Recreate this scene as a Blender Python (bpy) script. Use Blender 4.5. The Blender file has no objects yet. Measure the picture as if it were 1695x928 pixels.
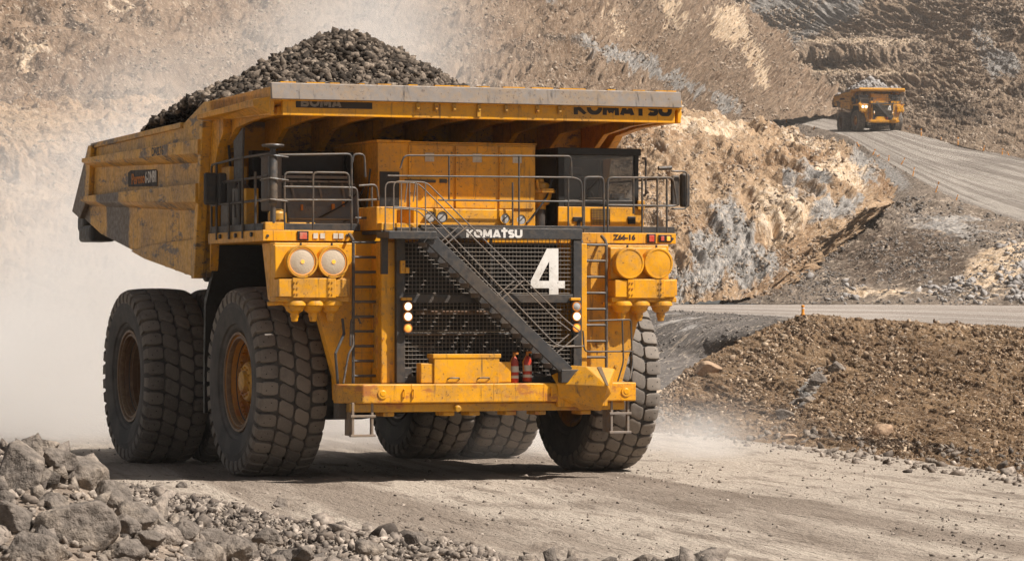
import bpy, bmesh, math, random
import numpy as np
from mathutils import Vector, Matrix
random.seed(7); np.random.seed(7)
S = bpy.context.scene
R = math.radians
# ---------------------------------------------------------------- camera
CZ = 3.51                      # eye height
cam_d = bpy.data.cameras.new('camera'); cam = bpy.data.objects.new('camera', cam_d)
S.collection.objects.link(cam); S.camera = cam
cam.location = (0, 0, CZ); cam.rotation_euler = (R(90 + 0.44), 0, 0)
cam_d.sensor_width = 36; cam_d.lens = 6000 / 1695 * 36
cam_d.clip_start = 0.5; cam_d.clip_end = 6000
cam_d.dof.use_dof = True; cam_d.dof.focus_distance = 75; cam_d.dof.aperture_fstop = 9.0
# ---------------------------------------------------------------- light
SUN = Vector((0.575, -0.19, 0.79)).normalized()
sun_el = math.asin(SUN.z); sun_az = math.atan2(SUN.x, SUN.y)
W = bpy.data.worlds.new('World'); S.world = W; W.use_nodes = True
nt = W.node_tree; nt.nodes.clear()
sky = nt.nodes.new('ShaderNodeTexSky'); sky.sky_type = 'NISHITA'; sky.sun_disc = False
sky.sun_elevation = sun_el; sky.sun_rotation = sun_az
sky.air_density = 0.8; sky.dust_density = 1.5; sky.ozone_density = 0.3
hs = nt.nodes.new('ShaderNodeHueSaturation'); hs.inputs['Saturation'].default_value = 0.45
wm = nt.nodes.new('ShaderNodeMix'); wm.data_type = 'RGBA'; wm.blend_type = 'MULTIPLY'
wm.inputs['Factor'].default_value = 1; wm.inputs['B'].default_value = (1.0, 0.965, 0.92, 1)
bg = nt.nodes.new('ShaderNodeBackground'); bg.inputs['Strength'].default_value = 0.05
wo = nt.nodes.new('ShaderNodeOutputWorld')
nt.links.new(sky.outputs[0], hs.inputs['Color']); nt.links.new(hs.outputs[0], wm.inputs['A'])
nt.links.new(wm.outputs['Result'], bg.inputs['Color']); nt.links.new(bg.outputs[0], wo.inputs[0])
sl = bpy.data.lights.new('sun', 'SUN'); sl.energy = 5.0; sl.angle = R(0.6); sl.color = (1.0, 0.955, 0.90)
so = bpy.data.objects.new('sun', sl); S.collection.objects.link(so)
so.rotation_euler = SUN.to_track_quat('Z', 'Y').to_euler(); so.location = (40, -30, 60)
S.view_settings.view_transform = 'Standard'; S.view_settings.look = 'None'
S.view_settings.exposure = 0.68; S.view_settings.gamma = 1; S.view_settings.use_curve_mapping = False
S.render.engine = 'CYCLES'
cy = S.cycles
cy.max_bounces = 8; cy.diffuse_bounces = 3; cy.glossy_bounces = 3; cy.transmission_bounces = 4
cy.volume_bounces = 8; cy.transparent_max_bounces = 8
cy.use_denoising = True; cy.denoiser = 'OPENIMAGEDENOISE'; cy.volume_step_rate = 1.0; cy.volume_max_steps = 128
cy.sample_clamp_indirect = 8; cy.use_adaptive_sampling = True; cy.adaptive_threshold = 0.015

# ---------------------------------------------------------------- helpers
C = S.collection.objects
def tag(o, label=None, cat=None, group=None, kind=None):
    if label: o['label'] = label
    if cat: o['category'] = cat
    if group: o['group'] = group
    if kind: o['kind'] = kind
    return o
def empty(name, loc=(0, 0, 0), rz=0):
    o = bpy.data.objects.new(name, None); C.link(o); o.location = loc; o.rotation_euler = (0, 0, rz)
    o.empty_display_size = 0.5
    return o

class MB:
    def __init__(s): s.v = []; s.f = []; s.sm = []
    def add(s, vs, fs, smooth=False):
        n = len(s.v); s.v += [tuple(v) for v in vs]; s.f += [tuple(n + i for i in f) for f in fs]; s.sm += [smooth] * len(fs)
        return s
    def box(s, x0, x1, y0, y1, z0, z1):
        v = [(x, y, z) for z in (z0, z1) for y in (y0, y1) for x in (x0, x1)]
        return s.add(v, [(0, 2, 3, 1), (4, 5, 7, 6), (0, 1, 5, 4), (2, 6, 7, 3), (0, 4, 6, 2), (1, 3, 7, 5)])
    def prism(s, poly, axis, a0, a1):
        def P(p, a):
            if axis == 'x': return (a, p[0], p[1])
            if axis == 'y': return (p[0], a, p[1])
            return (p[0], p[1], a)
        n = len(poly); v = [P(p, a0) for p in poly] + [P(p, a1) for p in poly]
        area = sum(poly[i][0] * poly[(i + 1) % n][1] - poly[(i + 1) % n][0] * poly[i][1] for i in range(n))
        f = [tuple(range(n))[::-1], tuple(range(n, 2 * n))] + [(i, (i + 1) % n, n + (i + 1) % n, n + i) for i in range(n)]
        flip = (area < 0) ^ (axis == 'y') ^ (a1 < a0)
        if flip: f = [q[::-1] for q in f]
        return s.add(v, f)
    def frustum(s, x0, x1, z0, z1, yb, yf, ins):       # panel rising from yb to yf with slanted rims (front = -y)
        v = [(x0, yb, z0), (x1, yb, z0), (x1, yb, z1), (x0, yb, z1), (x0 + ins, yf, z0 + ins), (x1 - ins, yf, z0 + ins), (x1 - ins, yf, z1 - ins), (x0 + ins, yf, z1 - ins)]
        return s.add(v, [(3, 2, 1, 0), (4, 5, 6, 7), (0, 1, 5, 4), (1, 2, 6, 5), (2, 3, 7, 6), (3, 0, 4, 7)])
    def tube(s, pts, r, seg=8, caps=True, round_=0.0):
        P = [Vector(p) for p in pts]
        if round_ > 0 and len(P) > 2:
            Q = [P[0]]
            for i in range(1, len(P) - 1):
                a, b, c = P[i - 1], P[i], P[i + 1]
                d0 = min(round_, (a - b).length * .45); d1 = min(round_, (c - b).length * .45)
                p0 = b + (a - b).normalized() * d0; p1 = b + (c - b).normalized() * d1
                for t in (0, .33, .67, 1): Q.append((1 - t) ** 2 * p0 + 2 * t * (1 - t) * b + t * t * p1)
            Q.append(P[-1]); P = Q
        n = len(P); vs = []; prev = None
        for i in range(n):
            t = (P[min(i + 1, n - 1)] - P[max(i - 1, 0)]).normalized()
            if prev is None:
                up = Vector((0, 0, 1)) if abs(t.z) < .9 else Vector((1, 0, 0))
                u = t.cross(up).normalized()
            else:
                u = (prev - t * prev.dot(t)).normalized()
            prev = u; w = t.cross(u)
            rr = r[i] if isinstance(r, (list, tuple)) else r
            for k in range(seg):
                a = 2 * math.pi * k / seg; vs.append(P[i] + (u * math.cos(a) + w * math.sin(a)) * rr)
        fs = [(i * seg + k, i * seg + (k + 1) % seg, (i + 1) * seg + (k + 1) % seg, (i + 1) * seg + k) for i in range(n - 1) for k in range(seg)]
        s.add(vs, fs, True)
        if caps:
            m = len(s.v) - len(vs)
            s.f += [tuple(m + k for k in range(seg))[::-1], tuple(m + (n - 1) * seg + k for k in range(seg))]; s.sm += [False, False]
        return s
    def lathe(s, prof, c=(0, 0, 0), axis='x', seg=32, smooth=True, sgn=1):   # prof: (along, radius)
        n = len(prof); vs = []
        for a, r in prof:
            for k in range(seg):
                t = 2 * math.pi * k / seg; p, q = r * math.cos(t), r * math.sin(t)
                if axis == 'x': vs.append((c[0] + sgn * a, c[1] + p, c[2] + q))
                elif axis == 'y': vs.append((c[0] + p, c[1] + sgn * a, c[2] + q))
                else: vs.append((c[0] + p, c[1] + q, c[2] + sgn * a))
        fs = [(i * seg + k, i * seg + (k + 1) % seg, (i + 1) * seg + (k + 1) % seg, (i + 1) * seg + k) for i in range(n - 1) for k in range(seg)]
        flip = (sgn < 0) ^ (axis == 'y')
        if not flip: fs = [f[::-1] for f in fs]
        fs = [f[::-1] for f in fs]
        return s.add(vs, fs, smooth)
    def build(s, name, mat, parent=None, bevel=0.0, seg=2, each=False):
        if each:                                   # every connected piece becomes a part of its own
            p = list(range(len(s.v)))
            def find(i):
                while p[i] != i: p[i] = p[p[i]]; i = p[i]
                return i
            for f in s.f:
                a = find(f[0])
                for q in f[1:]: p[find(q)] = a
            groups = {}
            for k, f in enumerate(s.f): groups.setdefault(find(f[0]), []).append(k)
            for ks in groups.values():
                m = MB(); used = sorted({i for k in ks for i in s.f[k]}); mp = {i: j for j, i in enumerate(used)}
                m.v = [s.v[i] for i in used]; m.f = [tuple(mp[i] for i in s.f[k]) for k in ks]; m.sm = [s.sm[k] for k in ks]
                o = m.build(name, mat, parent, bevel, seg)
            return o
        me = bpy.data.meshes.new(name); me.from_pydata(s.v, [], s.f); me.update()
        me.polygons.foreach_set('use_smooth', s.sm)
        if any(s.sm): me.set_sharp_from_angle(angle=R(32))
        o = bpy.data.objects.new(name, me); C.link(o)
        if mat: me.materials.append(mat)
        if parent: o.parent = parent
        if bevel > 0:
            m = o.modifiers.new('bevel', 'BEVEL'); m.width = bevel; m.segments = seg; m.limit_method = 'ANGLE'; m.angle_limit = R(35)
        return o

# numpy gradient noise
_perm = np.random.RandomState(3).permutation(256); _perm = np.concatenate([_perm, _perm, _perm])
_g = np.random.RandomState(5).normal(size=(256, 3)); _g /= np.linalg.norm(_g, axis=1)[:, None]
def pnoise(x, y, z):
    xi = np.floor(x).astype(int); yi = np.floor(y).astype(int); zi = np.floor(z).astype(int)
    xf, yf, zf = x - xi, y - yi, z - zi; xi &= 255; yi &= 255; zi &= 255
    u, v, w = [t * t * t * (t * (t * 6 - 15) + 10) for t in (xf, yf, zf)]
    def g(a, b, c):
        h = _perm[_perm[_perm[xi + a] + yi + b] + zi + c]; G = _g[h]
        return G[..., 0] * (xf - a) + G[..., 1] * (yf - b) + G[..., 2] * (zf - c)
    l = lambda a, b, t: a + t * (b - a)
    return l(l(l(g(0, 0, 0), g(1, 0, 0), u), l(g(0, 1, 0), g(1, 1, 0), u), v), l(l(g(0, 0, 1), g(1, 0, 1), u), l(g(0, 1, 1), g(1, 1, 1), u), v), w) * 1.6
def fbm(x, y, z, o=4, ridged=False, gain=.5):
    s = 0; a = 1; t = 0
    for i in range(o):
        n = pnoise(x * 2 ** i + i * 17.3, y * 2 ** i + i * 9.1, z * 2 ** i)
        if ridged: n = 1 - 2 * np.abs(n)
        s = s + a * n; t += a; a *= gain
    return s / t

# ---------------------------------------------------------------- materials
class NT:
    def __init__(s, name):
        s.m = bpy.data.materials.new(name); s.m.use_nodes = True; s.t = s.m.node_tree
        s.b = s.t.nodes['Principled BSDF']; s.out = s.t.nodes['Material Output']
    def n(s, k, **kw):
        o = s.t.nodes.new('ShaderNode' + k)
        for a, v in kw.items(): setattr(o, a, v)
        return o
    def L(s, a, b): s.t.links.new(a, b)
    def coord(s, kind='Object'): return s.n('TexCoord').outputs[kind]
    def mapping(s, src, scale=(1, 1, 1), rot=(0, 0, 0), loc=(0, 0, 0)):
        m = s.n('Mapping'); m.inputs['Scale'].default_value = scale; m.inputs['Rotation'].default_value = rot; m.inputs['Location'].default_value = loc
        s.L(src, m.inputs['Vector']); return m.outputs[0]
    def noise(s, src, scale, detail=4, rough=.55, dist=0.0):
        m = s.n('TexNoise'); m.inputs['Scale'].default_value = scale; m.inputs['Detail'].default_value = detail
        m.inputs['Roughness'].default_value = rough; m.inputs['Distortion'].default_value = dist
        s.L(src, m.inputs['Vector']); return m.outputs['Fac']
    def voro(s, src, scale, feature='F1', out='Distance'):
        m = s.n('TexVoronoi', feature=feature); m.inputs['Scale'].default_value = scale; s.L(src, m.inputs['Vector']); return m.outputs[out]
    def ramp(s, src, lo, hi, a=0., b=1.):
        m = s.n('MapRange'); m.inputs['From Min'].default_value = lo; m.inputs['From Max'].default_value = hi
        m.inputs['To Min'].default_value = a; m.inputs['To Max'].default_value = b; m.interpolation_type = 'SMOOTHSTEP'
        s.L(src, m.inputs['Value']); return m.outputs[0]
    def math(s, op, a, b=None):
        m = s.n('Math', operation=op)
        for i, v in enumerate((a, b)):
            if v is None: continue
            if isinstance(v, (int, float)): m.inputs[i].default_value = v
            else: s.L(v, m.inputs[i])
        return m.outputs[0]
    def mix(s, f, a, b, mode='MIX'):
        m = s.n('Mix', data_type='RGBA', blend_type=mode)
        for i, v in (('Factor', f), ('A', a), ('B', b)):
            if isinstance(v, (int, float)): m.inputs[i].default_value = v
            elif isinstance(v, (tuple, list)): m.inputs[i].default_value = (*v[:3], 1)
            else: s.L(v, m.inputs[i])
        return m.outputs['Result']
    def bump(s, h, strength=.5, dist=.02, nrm=None):
        m = s.n('Bump'); m.inputs['Strength'].default_value = strength; m.inputs['Distance'].default_value = dist
        s.L(h, m.inputs['Height'])
        if nrm: s.L(nrm, m.inputs['Normal'])
        return m.outputs[0]
    def fin(s, col=None, rough=None, nrm=None, metal=None, spec=None):
        for k, v in (('Base Color', col), ('Roughness', rough), ('Normal', nrm), ('Metallic', metal), ('Specular IOR Level', spec)):
            if v is None: continue
            if isinstance(v, (int, float)): s.b.inputs[k].default_value = v
            elif isinstance(v, (tuple, list)): s.b.inputs[k].default_value = (*v[:3], 1)
            else: s.L(v, s.b.inputs[k])
        return s.m
DUST = (0.27, 0.175, 0.09)
def paint(name, col, dirt=.35, grime=.3, rough=.42, body=False, rust=False):
    t = NT(name); co = t.coord()
    big = t.noise(co, 0.9, 5, .6); fine = t.noise(co, 9, 5, .65)
    streak = t.noise(t.mapping(co, (5, 5, .5)), 1.6, 5, .6)
    c = t.mix(t.ramp(big, .35, .65, 0, .5), col, tuple(x * .66 for x in col))
    geo = t.n('NewGeometry'); sep = t.n('SeparateXYZ'); t.L(geo.outputs['Normal'], sep.inputs[0])
    up = t.ramp(sep.outputs['Z'], .5, .98, 0, .5)
    dm = t.math('MULTIPLY', t.ramp(t.math('ADD', t.math('MULTIPLY', big, .5), t.math('MULTIPLY', fine, .5)), .42, .62), dirt)
    dm = t.math('MAXIMUM', dm, up)
    c = t.mix(dm, c, DUST)
    gm = t.math('MULTIPLY', t.ramp(streak, .56, .74), grime)
    c = t.mix(gm, c, (0.045, 0.035, 0.028))
    sp = t.ramp(t.math('ADD', t.noise(co, 17, 4, .7), t.math('MULTIPLY', t.math('SUBTRACT', big, .5), .35)), .62, .67, 0, .7 * min(1, grime * 2.2))
    c = t.mix(sp, c, (0.06, 0.03, 0.02))
    if rust:
        rm = t.math('MULTIPLY', t.ramp(t.noise(t.mapping(co, (1.6, 1, 3)), 1.1, 6, .7), .52, .62), .75)
        c = t.mix(rm, c, (0.33, 0.10, 0.03))
    if body:
        s2 = t.n('SeparateXYZ'); t.L(co, s2.inputs[0]); Y, Z = s2.outputs['Y'], s2.outputs['Z']
        wob = t.math('MULTIPLY', t.math('SUBTRACT', t.noise(co, 2.5, 4, .7), .5), .5)
        Yw = t.math('ADD', Y, wob)
        band = t.math('MULTIPLY', t.ramp(Yw, 7.75, 7.95), t.ramp(Yw, 9.95, 9.75))
        band = t.math('MULTIPLY', band, t.ramp(Z, 6.25, 6.15))
        tail = t.ramp(Yw, 11.25, 11.4)
        scr = t.math('MULTIPLY', t.ramp(t.noise(t.mapping(co, (1, .6, 2.0)), 1.1, 7, .72), .53, .61), .85)
        m_ = t.math('MAXIMUM', t.math('MULTIPLY', band, .93), t.math('MULTIPLY', tail, .9)); m_ = t.math('MAXIMUM', m_, scr)
        c = t.mix(m_, c, (0.075, 0.062, 0.055))
    n = t.bump(t.noise(co, 40, 4, .6), .10, .01); n = t.bump(t.noise(co, 1.6, 3, .5), .45, .06, n)
    r = t.ramp(fine, .3, .7, rough - .08, rough + .22)
    return t.fin(c, r, n, None, .4)
YEL = (0.72, 0.315, 0.002)
M = {}
M['yellow'] = paint('yellow_paint', YEL, .38, .75)
M['yellow_dirty'] = paint('yellow_paint_dirty', (0.56, 0.27, 0.01), .5, .6, rust=True)
M['yellow_body'] = paint('yellow_paint_body', (0.66, 0.33, 0.03), .5, .6, body=True)
M['brown_rim'] = paint('rim_brown', (0.12, 0.055, 0.022), .4, .7)
M['rim_yellow'] = paint('rim_yellow', (0.42, 0.16, 0.010), .3, .8, rust=True)
M['black'] = paint('black_paint', (0.010, 0.009, 0.008), .04, .3, .5)
M['dark'] = paint('dark_grey_paint', (0.034, 0.033, 0.033), .16, .3, .5)
M['rail'] = paint('rail_paint', (0.045, 0.043, 0.042), .3, .2, .45)
M['steel'] = paint('worn_steel', (0.20, 0.168, 0.143), .6, .95, .5)
M['wire'] = paint('wire_steel', (0.13, 0.115, 0.10), .35, .2, .5)
M['tube'] = paint('worn_tube', (0.15, 0.13, 0.115), .4, .2, .5)
M['bumper'] = paint('bumper_paint', YEL, .4, .75, rust=True)
M['grey_eq'] = paint('equipment_grey', (0.13, 0.128, 0.126), .35, .45, .55)
M['white'] = paint('white_lettering', (0.72, 0.68, 0.62), .25, .3, .6)
M['ink'] = paint('black_lettering', (0.018, 0.014, 0.012), .1, .1, .6)
M['orange_ink'] = paint('orange_lettering', (0.55, 0.17, 0.01), .2, .3, .6)
M['red'] = paint('red_paint', (0.42, 0.03, 0.012), .2, .3, .35)
M['label'] = paint('paper_label', (0.55, 0.50, 0.42), .35, .3, .7)
M['marker'] = paint('marker_orange', (0.80, 0.30, 0.02), .15, .1, .6)
M['flange'] = paint('rim_flange', (0.16, 0.085, 0.04), .7, .6)
def rubber():
    t = NT('tyre_rubber'); co = t.coord(); big = t.noise(co, 1.6, 5, .6); fine = t.noise(co, 22, 4, .6)
    c = t.mix(t.ramp(big, .35, .7), (0.055, 0.052, 0.049), (0.11, 0.097, 0.085))
    c = t.mix(t.ramp(fine, .5, .75, 0, .5), c, (0.12, 0.10, 0.08))
    return t.fin(c, .78, t.bump(fine, .25, .012), None, .3)
M['rubber'] = rubber()
def tread_rubber():
    t = NT('tyre_tread'); co = t.coord(); big = t.noise(co, 2.2, 5, .6); fine = t.noise(co, 26, 4, .65)
    isl = t.n('NewGeometry').outputs['Random Per Island']
    c = t.mix(isl, (0.14, 0.12, 0.102), (0.22, 0.187, 0.155))
    c = t.mix(t.ramp(fine, .5, .72, 0, .55), c, (0.27, 0.22, 0.175))
    c = t.mix(t.ramp(big, .5, .7, 0, .45), c, (0.06, 0.052, 0.045))
    return t.fin(c, .85, t.bump(fine, .35, .015), None, .25)
M['tread'] = tread_rubber()
def glass():
    t = NT('cab_glass'); co = t.coord()
    d = t.ramp(t.noise(co, 1.4, 5, .6), .3, .7, .12, .55)
    m = t.fin(t.mix(d, (0.07, 0.07, 0.07), (0.26, 0.24, 0.22)), .12, None, None, .6)
    tr = t.n('BsdfTransparent'); mx = t.n('MixShader'); mx.inputs[0].default_value = .42; t.L(tr.outputs[0], mx.inputs[1]); t.L(t.b.outputs[0], mx.inputs[2]); t.L(mx.outputs[0], t.out.inputs[0])
    return m
M['glass'] = glass()
def lens(name, col, rough=.2, emis=0, ecol=(1, .9, .7)):
    t = NT(name); co = t.coord(); w = t.voro(co, 28)
    if emis:
        t.b.inputs['Emission Color'].default_value = (*ecol, 1); t.b.inputs['Emission Strength'].default_value = emis
    d = t.ramp(t.noise(co, 3, 5, .6), .4, .7, 0, .6)
    return t.fin(t.mix(d, col, (0.40, 0.31, 0.22)), rough, t.bump(w, .25, .01))
M['lens'] = lens('lamp_lens_dusty', (0.50, 0.40, 0.29), .25)
M['lens_lit'] = lens('lamp_lens_lit', (0.9, 0.85, 0.7), .2, 1.3, (1, .78, .5))
M['lens_amber'] = lens('lamp_lens_amber', (0.8, 0.30, 0.02), .2, 0.5, (1, .4, .05))
M['lens_red'] = lens('lamp_lens_red', (0.5, 0.04, 0.02), .2)
M['lens_chrome'] = lens('lamp_lens_clear', (0.36, 0.35, 0.34), .12)
def rock(name, c0, c1, c2, bump=.6, bd=.06, sc=3.0, skew=False):
    t = NT(name); co = t.coord(); isl = t.n('NewGeometry').outputs['Random Per Island']
    n1 = t.noise(co, sc, 6, .65); n2 = t.noise(co, sc * 5, 5, .6)
    c = t.mix(t.ramp(isl, .25, 1.0) if skew else isl, c0, c1); c = t.mix(t.ramp(n1, .42, .66, 0, .8), c, c2)
    c = t.mix(t.ramp(n2, .3, .7, .0, .6), c, tuple(x * .35 for x in c0))
    h = t.math('ADD', n1, t.math('MULTIPLY', n2, .35))
    return t.fin(c, .9, t.bump(h, bump, bd), None, .2)
M['ore'] = rock('ore_rock', (0.030, 0.023, 0.017), (0.32, 0.25, 0.19), (0.10, 0.073, 0.052), .8, .05, 4.0, True)
M['pale_ore'] = rock('pale_ore_rock', (0.30, 0.27, 0.25), (0.5, 0.46, 0.42), (0.2, 0.17, 0.15))
M['boulder'] = rock('boulder_rock', (0.10, 0.083, 0.07), (0.33, 0.27, 0.22), (0.36, 0.29, 0.225), 1.0, .15, 2.0)
M['boulder_tan'] = rock('boulder_tan_rock', (0.40, 0.27, 0.17), (0.48, 0.33, 0.22), (0.34, 0.22, 0.14))
M['gravel'] = rock('gravel_stone', (0.08, 0.064, 0.053), (0.52, 0.43, 0.35), (0.20, 0.155, 0.12), .6, .04)
M['stone_brown'] = rock('slope_stone_brown', (0.075, 0.045, 0.025), (0.62, 0.47, 0.33), (0.20, 0.12, 0.068), .3, .03, 3.0, True)
M['stone_grey'] = rock('slope_stone_grey', (0.09, 0.08, 0.072), (0.34, 0.30, 0.26), (0.18, 0.15, 0.13), .3, .03)
M['stone_far'] = rock('slope_stone_far', (0.18, 0.125, 0.085), (0.60, 0.49, 0.38), (0.30, 0.22, 0.155), .3, .05)

# ---------------------------------------------------------------- terrain lofts
# every sheet is a table of surveyed points (bearing, height, range); u = bearing mark, v = level mark, d = range in metres
def W3(u, v, d): return ((u - 847.5) * d / 6000., d, CZ + (510. - v) * d / 6000.)
def terrain_mat(name, base, alt, streak_rot=0.6, sc=1.0, bump=1.0, rough=.95, dark=(0.05, 0.035, 0.025), stretch=3.0, sp=.6):
    t = NT(name); uv = t.coord('UV')
    m1 = t.mapping(uv, (1, 1, 1), (0, 0, streak_rot)); ms = t.mapping(m1, (1 / stretch, 1, 1))
    big = t.noise(uv, .09 * sc, 5, .6, .6); st = t.noise(ms, .55 * sc, 7, .68, .5); fine = t.noise(ms, 2.4 * sc, 6, .7, .3)
    vo = t.voro(t.mapping(ms, (1, .7, 1)), 1.7 * sc)
    att = t.n('VertexColor', layer_name='patch'); sep = t.n('SeparateColor'); t.L(att.outputs['Color'], sep.inputs[0])
    jit = t.math('ADD', t.math('MULTIPLY', t.math('SUBTRACT', st, .5), 1.3), t.math('MULTIPLY', t.math('SUBTRACT', fine, .5), .5))
    c = t.mix(t.ramp(big, .38, .62), base, alt)
    c = t.mix(t.ramp(st, .40, .62, .0, .6), c, tuple(x * 1.45 for x in alt))
    g = t.ramp(t.math('ADD', sep.outputs[0], jit), .40, .60); c = t.mix(g, c, t.mix(t.ramp(fine, .35, .65), (0.17, 0.155, 0.14), (0.36, 0.33, 0.30)))
    p = t.ramp(t.math('ADD', sep.outputs[1], jit), .42, .58); c = t.mix(p, c, t.mix(t.ramp(fine, .35, .65), (0.42, 0.28, 0.16), (0.66, 0.52, 0.38)))
    dk = t.ramp(t.math('ADD', sep.outputs[2], jit), .42, .62); c = t.mix(dk, c, t.mix(t.ramp(fine, .35, .65), dark, tuple(x * 2.4 for x in dark)))
    c = t.mix(t.ramp(fine, .56, .64, 0, sp), c, (0.50, 0.40, 0.30))
    f3 = t.noise(t.mapping(m1, (1 / (1 + (stretch - 1) * .5), 1, 1)), 7.5 * sc, 4, .7, .2); c = t.mix(t.ramp(f3, .58, .64, 0, .8), c, (0.52, 0.43, 0.34)); c = t.mix(t.ramp(f3, .40, .34, 0, .4), c, dark)
    c = t.mix(t.ramp(fine, .45, .33, 0, .6), c, dark)
    h = t.math('ADD', t.math('MULTIPLY', t.math('ADD', st, t.math('MULTIPLY', f3, .12)), 1.2), t.math('ADD', t.math('MULTIPLY', fine, .45), t.math('MULTIPLY', vo, .25)))
    return t.fin(c, rough, t.bump(h, min(1, bump), .5 / sc * max(1, bump)), None, .1)

def smooth_interp(t_src, vals, t_dst):       # monotone-ish Catmull along axis 0
    n = len(t_src); out = np.empty((len(t_dst),) + vals.shape[1:])
    m = np.gradient(vals, t_src, axis=0)
    idx = np.clip(np.searchsorted(t_src, t_dst, side='right') - 1, 0, n - 2)
    h = (t_src[idx + 1] - t_src[idx]); s = (t_dst - t_src[idx]) / h
    sh = (slice(None),) + (None,) * (vals.ndim - 1)
    s_, h_ = s[sh], h[sh]
    a, b, ma, mb = vals[idx], vals[idx + 1], m[idx] * .8, m[idx + 1] * .8
    return (2 * s_**3 - 3 * s_**2 + 1) * a + (s_**3 - 2 * s_**2 + s_) * h_ * ma + (-2 * s_**3 + 3 * s_**2) * b + (s_**3 - s_**2) * h_ * mb
LAY = {}
def loft(name, rows, mat, nu=300, nv=160, amp=2.0, rough_px=60, seed=0, aniso=(1, 1, 0), patches=(), fine=.35, edge=.05, rowt=None, lin=False, ridged=True, saw=None, fb=1.0):
    """rows: list (bottom to top) of lists of (u, v, d); all resampled to common bearings"""
    nc = len(rows[0]); ct = np.linspace(0, 1, nu); A0 = np.array(rows, float); cl = np.cumsum(np.r_[0, np.linalg.norm(np.diff(A0[..., :2].mean(0), axis=0), axis=1)]); cl /= cl[-1]
    G = []
    for a in A0:
        if lin: G.append(np.stack([np.interp(ct, cl, a[:, k]) for k in range(3)], -1))
        else: G.append(smooth_interp(cl, a, ct))
    G = np.array(G)                                     # rows x nu x 3
    rt = np.linspace(0, 1, len(rows)) if rowt is None else np.array(rowt, float)
    vt = np.linspace(0, 1, nv); K = smooth_interp(rt, G, vt)
    U, V, D = K[..., 0], K[..., 1], K[..., 2]
    P = np.stack([(U - 847.5) * D / 6000, D, CZ + (510 - V) * D / 6000], -1)
    du = np.gradient(P, axis=1); dv = np.gradient(P, axis=0)
    arc_u = np.cumsum(np.linalg.norm(du, axis=2).mean(0)); arc_v = np.cumsum(np.linalg.norm(dv, axis=2), axis=0)
    UV = np.stack([np.broadcast_to(arc_u, V.shape), arc_v], -1)
    N = np.cross(du, dv); N /= np.linalg.norm(N, axis=2)[..., None] + 1e-9
    N *= np.sign(-(N[..., 1:2]) + 0.0001)              # towards the viewer side (-Y)
    N[..., 2] = np.abs(N[..., 2])
    mpp = D.mean() / 6000
    ca, sa = math.cos(aniso[2]), math.sin(aniso[2])
    a = (UV[..., 0] * ca + UV[..., 1] * sa) / (rough_px * mpp) / aniso[0]; b = (-UV[..., 0] * sa + UV[..., 1] * ca) / (rough_px * mpp) / aniso[1]
    z = np.full_like(a, seed * 7.7)
    wx = fbm(a * .7 + 5, b * .7, z, 3) * .8
    n = fbm(a + wx, b + wx * .6, z, 5, ridged, .55) * 1.0 + fbm(a * 7, b * 7, z + 3, 4, ridged, .6) * fine
    n = n * fb
    if saw:                                            # tilted beds: stepped ledges across the strata
        (sa_, sb_, period, sw) = saw
        c_ = (UV[..., 0] * sa_ + UV[..., 1] * sb_) / (period * mpp); wv = fbm(a * .5 + 9, b * .5, z + 7, 4) * 1.6
        hard = np.clip(.5 + 2.2 * fbm(a * .6 + 31, b * .6, z + 2, 3), 0, 1)
        for k_, w_ in ((1, 1.0), (2.3, .55), (6.3, .07)):
            q_ = (c_ * k_ + wv * k_ ** .7 + k_ * 3) % 1.0; n = n + sw * w_ * hard * (np.where(q_ < .82, q_ / .82, (1 - q_) / .18) - .5)
    e = np.minimum(1, np.minimum(vt / .05, (1 - vt) / max(edge, 1e-4)))[:, None] ** .7
    n = n * (.25 + .75 * e)
    P = P + N * (n * amp * D / 6000)[..., None]
    nvx = P.shape[0] * P.shape[1]
    me = bpy.data.meshes.new(name)
    i = np.arange(nv - 1)[:, None] * nu + np.arange(nu - 1)[None, :]
    F = np.stack([i, i + 1, i + nu + 1, i + nu], -1).reshape(-1, 4)
    me.vertices.add(nvx); me.vertices.foreach_set('co', P.reshape(-1))
    me.loops.add(F.size); me.loops.foreach_set('vertex_index', F.reshape(-1).astype(np.int32))
    me.polygons.add(len(F)); me.polygons.foreach_set('loop_start', np.arange(0, F.size, 4, dtype=np.int32)); me.polygons.foreach_set('loop_total', np.full(len(F), 4, np.int32))
    me.polygons.foreach_set('use_smooth', np.ones(len(F), bool))
    uvl = me.uv_layers.new(name='UVMap'); uvl.data.foreach_set('uv', UV.reshape(-1, 2)[F.reshape(-1)].reshape(-1))
    me.update(calc_edges=True)
    col = np.zeros((nv, nu, 4)); col[..., 3] = 1
    for (pu, pv, ru, rv, ang, ch, w) in patches:
        cu, su = math.cos(ang), math.sin(ang); x = (U - pu) * cu + (V - pv) * su; y = -(U - pu) * su + (V - pv) * cu
        g = np.exp(-((x / ru) ** 2 + (y / rv) ** 2)); col[..., ch] = np.maximum(col[..., ch], g * w * (1.3 if ch == 0 else 1.12))
    at = me.color_attributes.new('patch', 'FLOAT_COLOR', 'POINT'); at.data.foreach_set('color', col.reshape(-1))
    me.materials.append(mat)
    o = bpy.data.objects.new(name, me); C.link(o); o['kind'] = 'structure'
    LAY[name] = (P, D, U, V, N)
    return o

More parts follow.
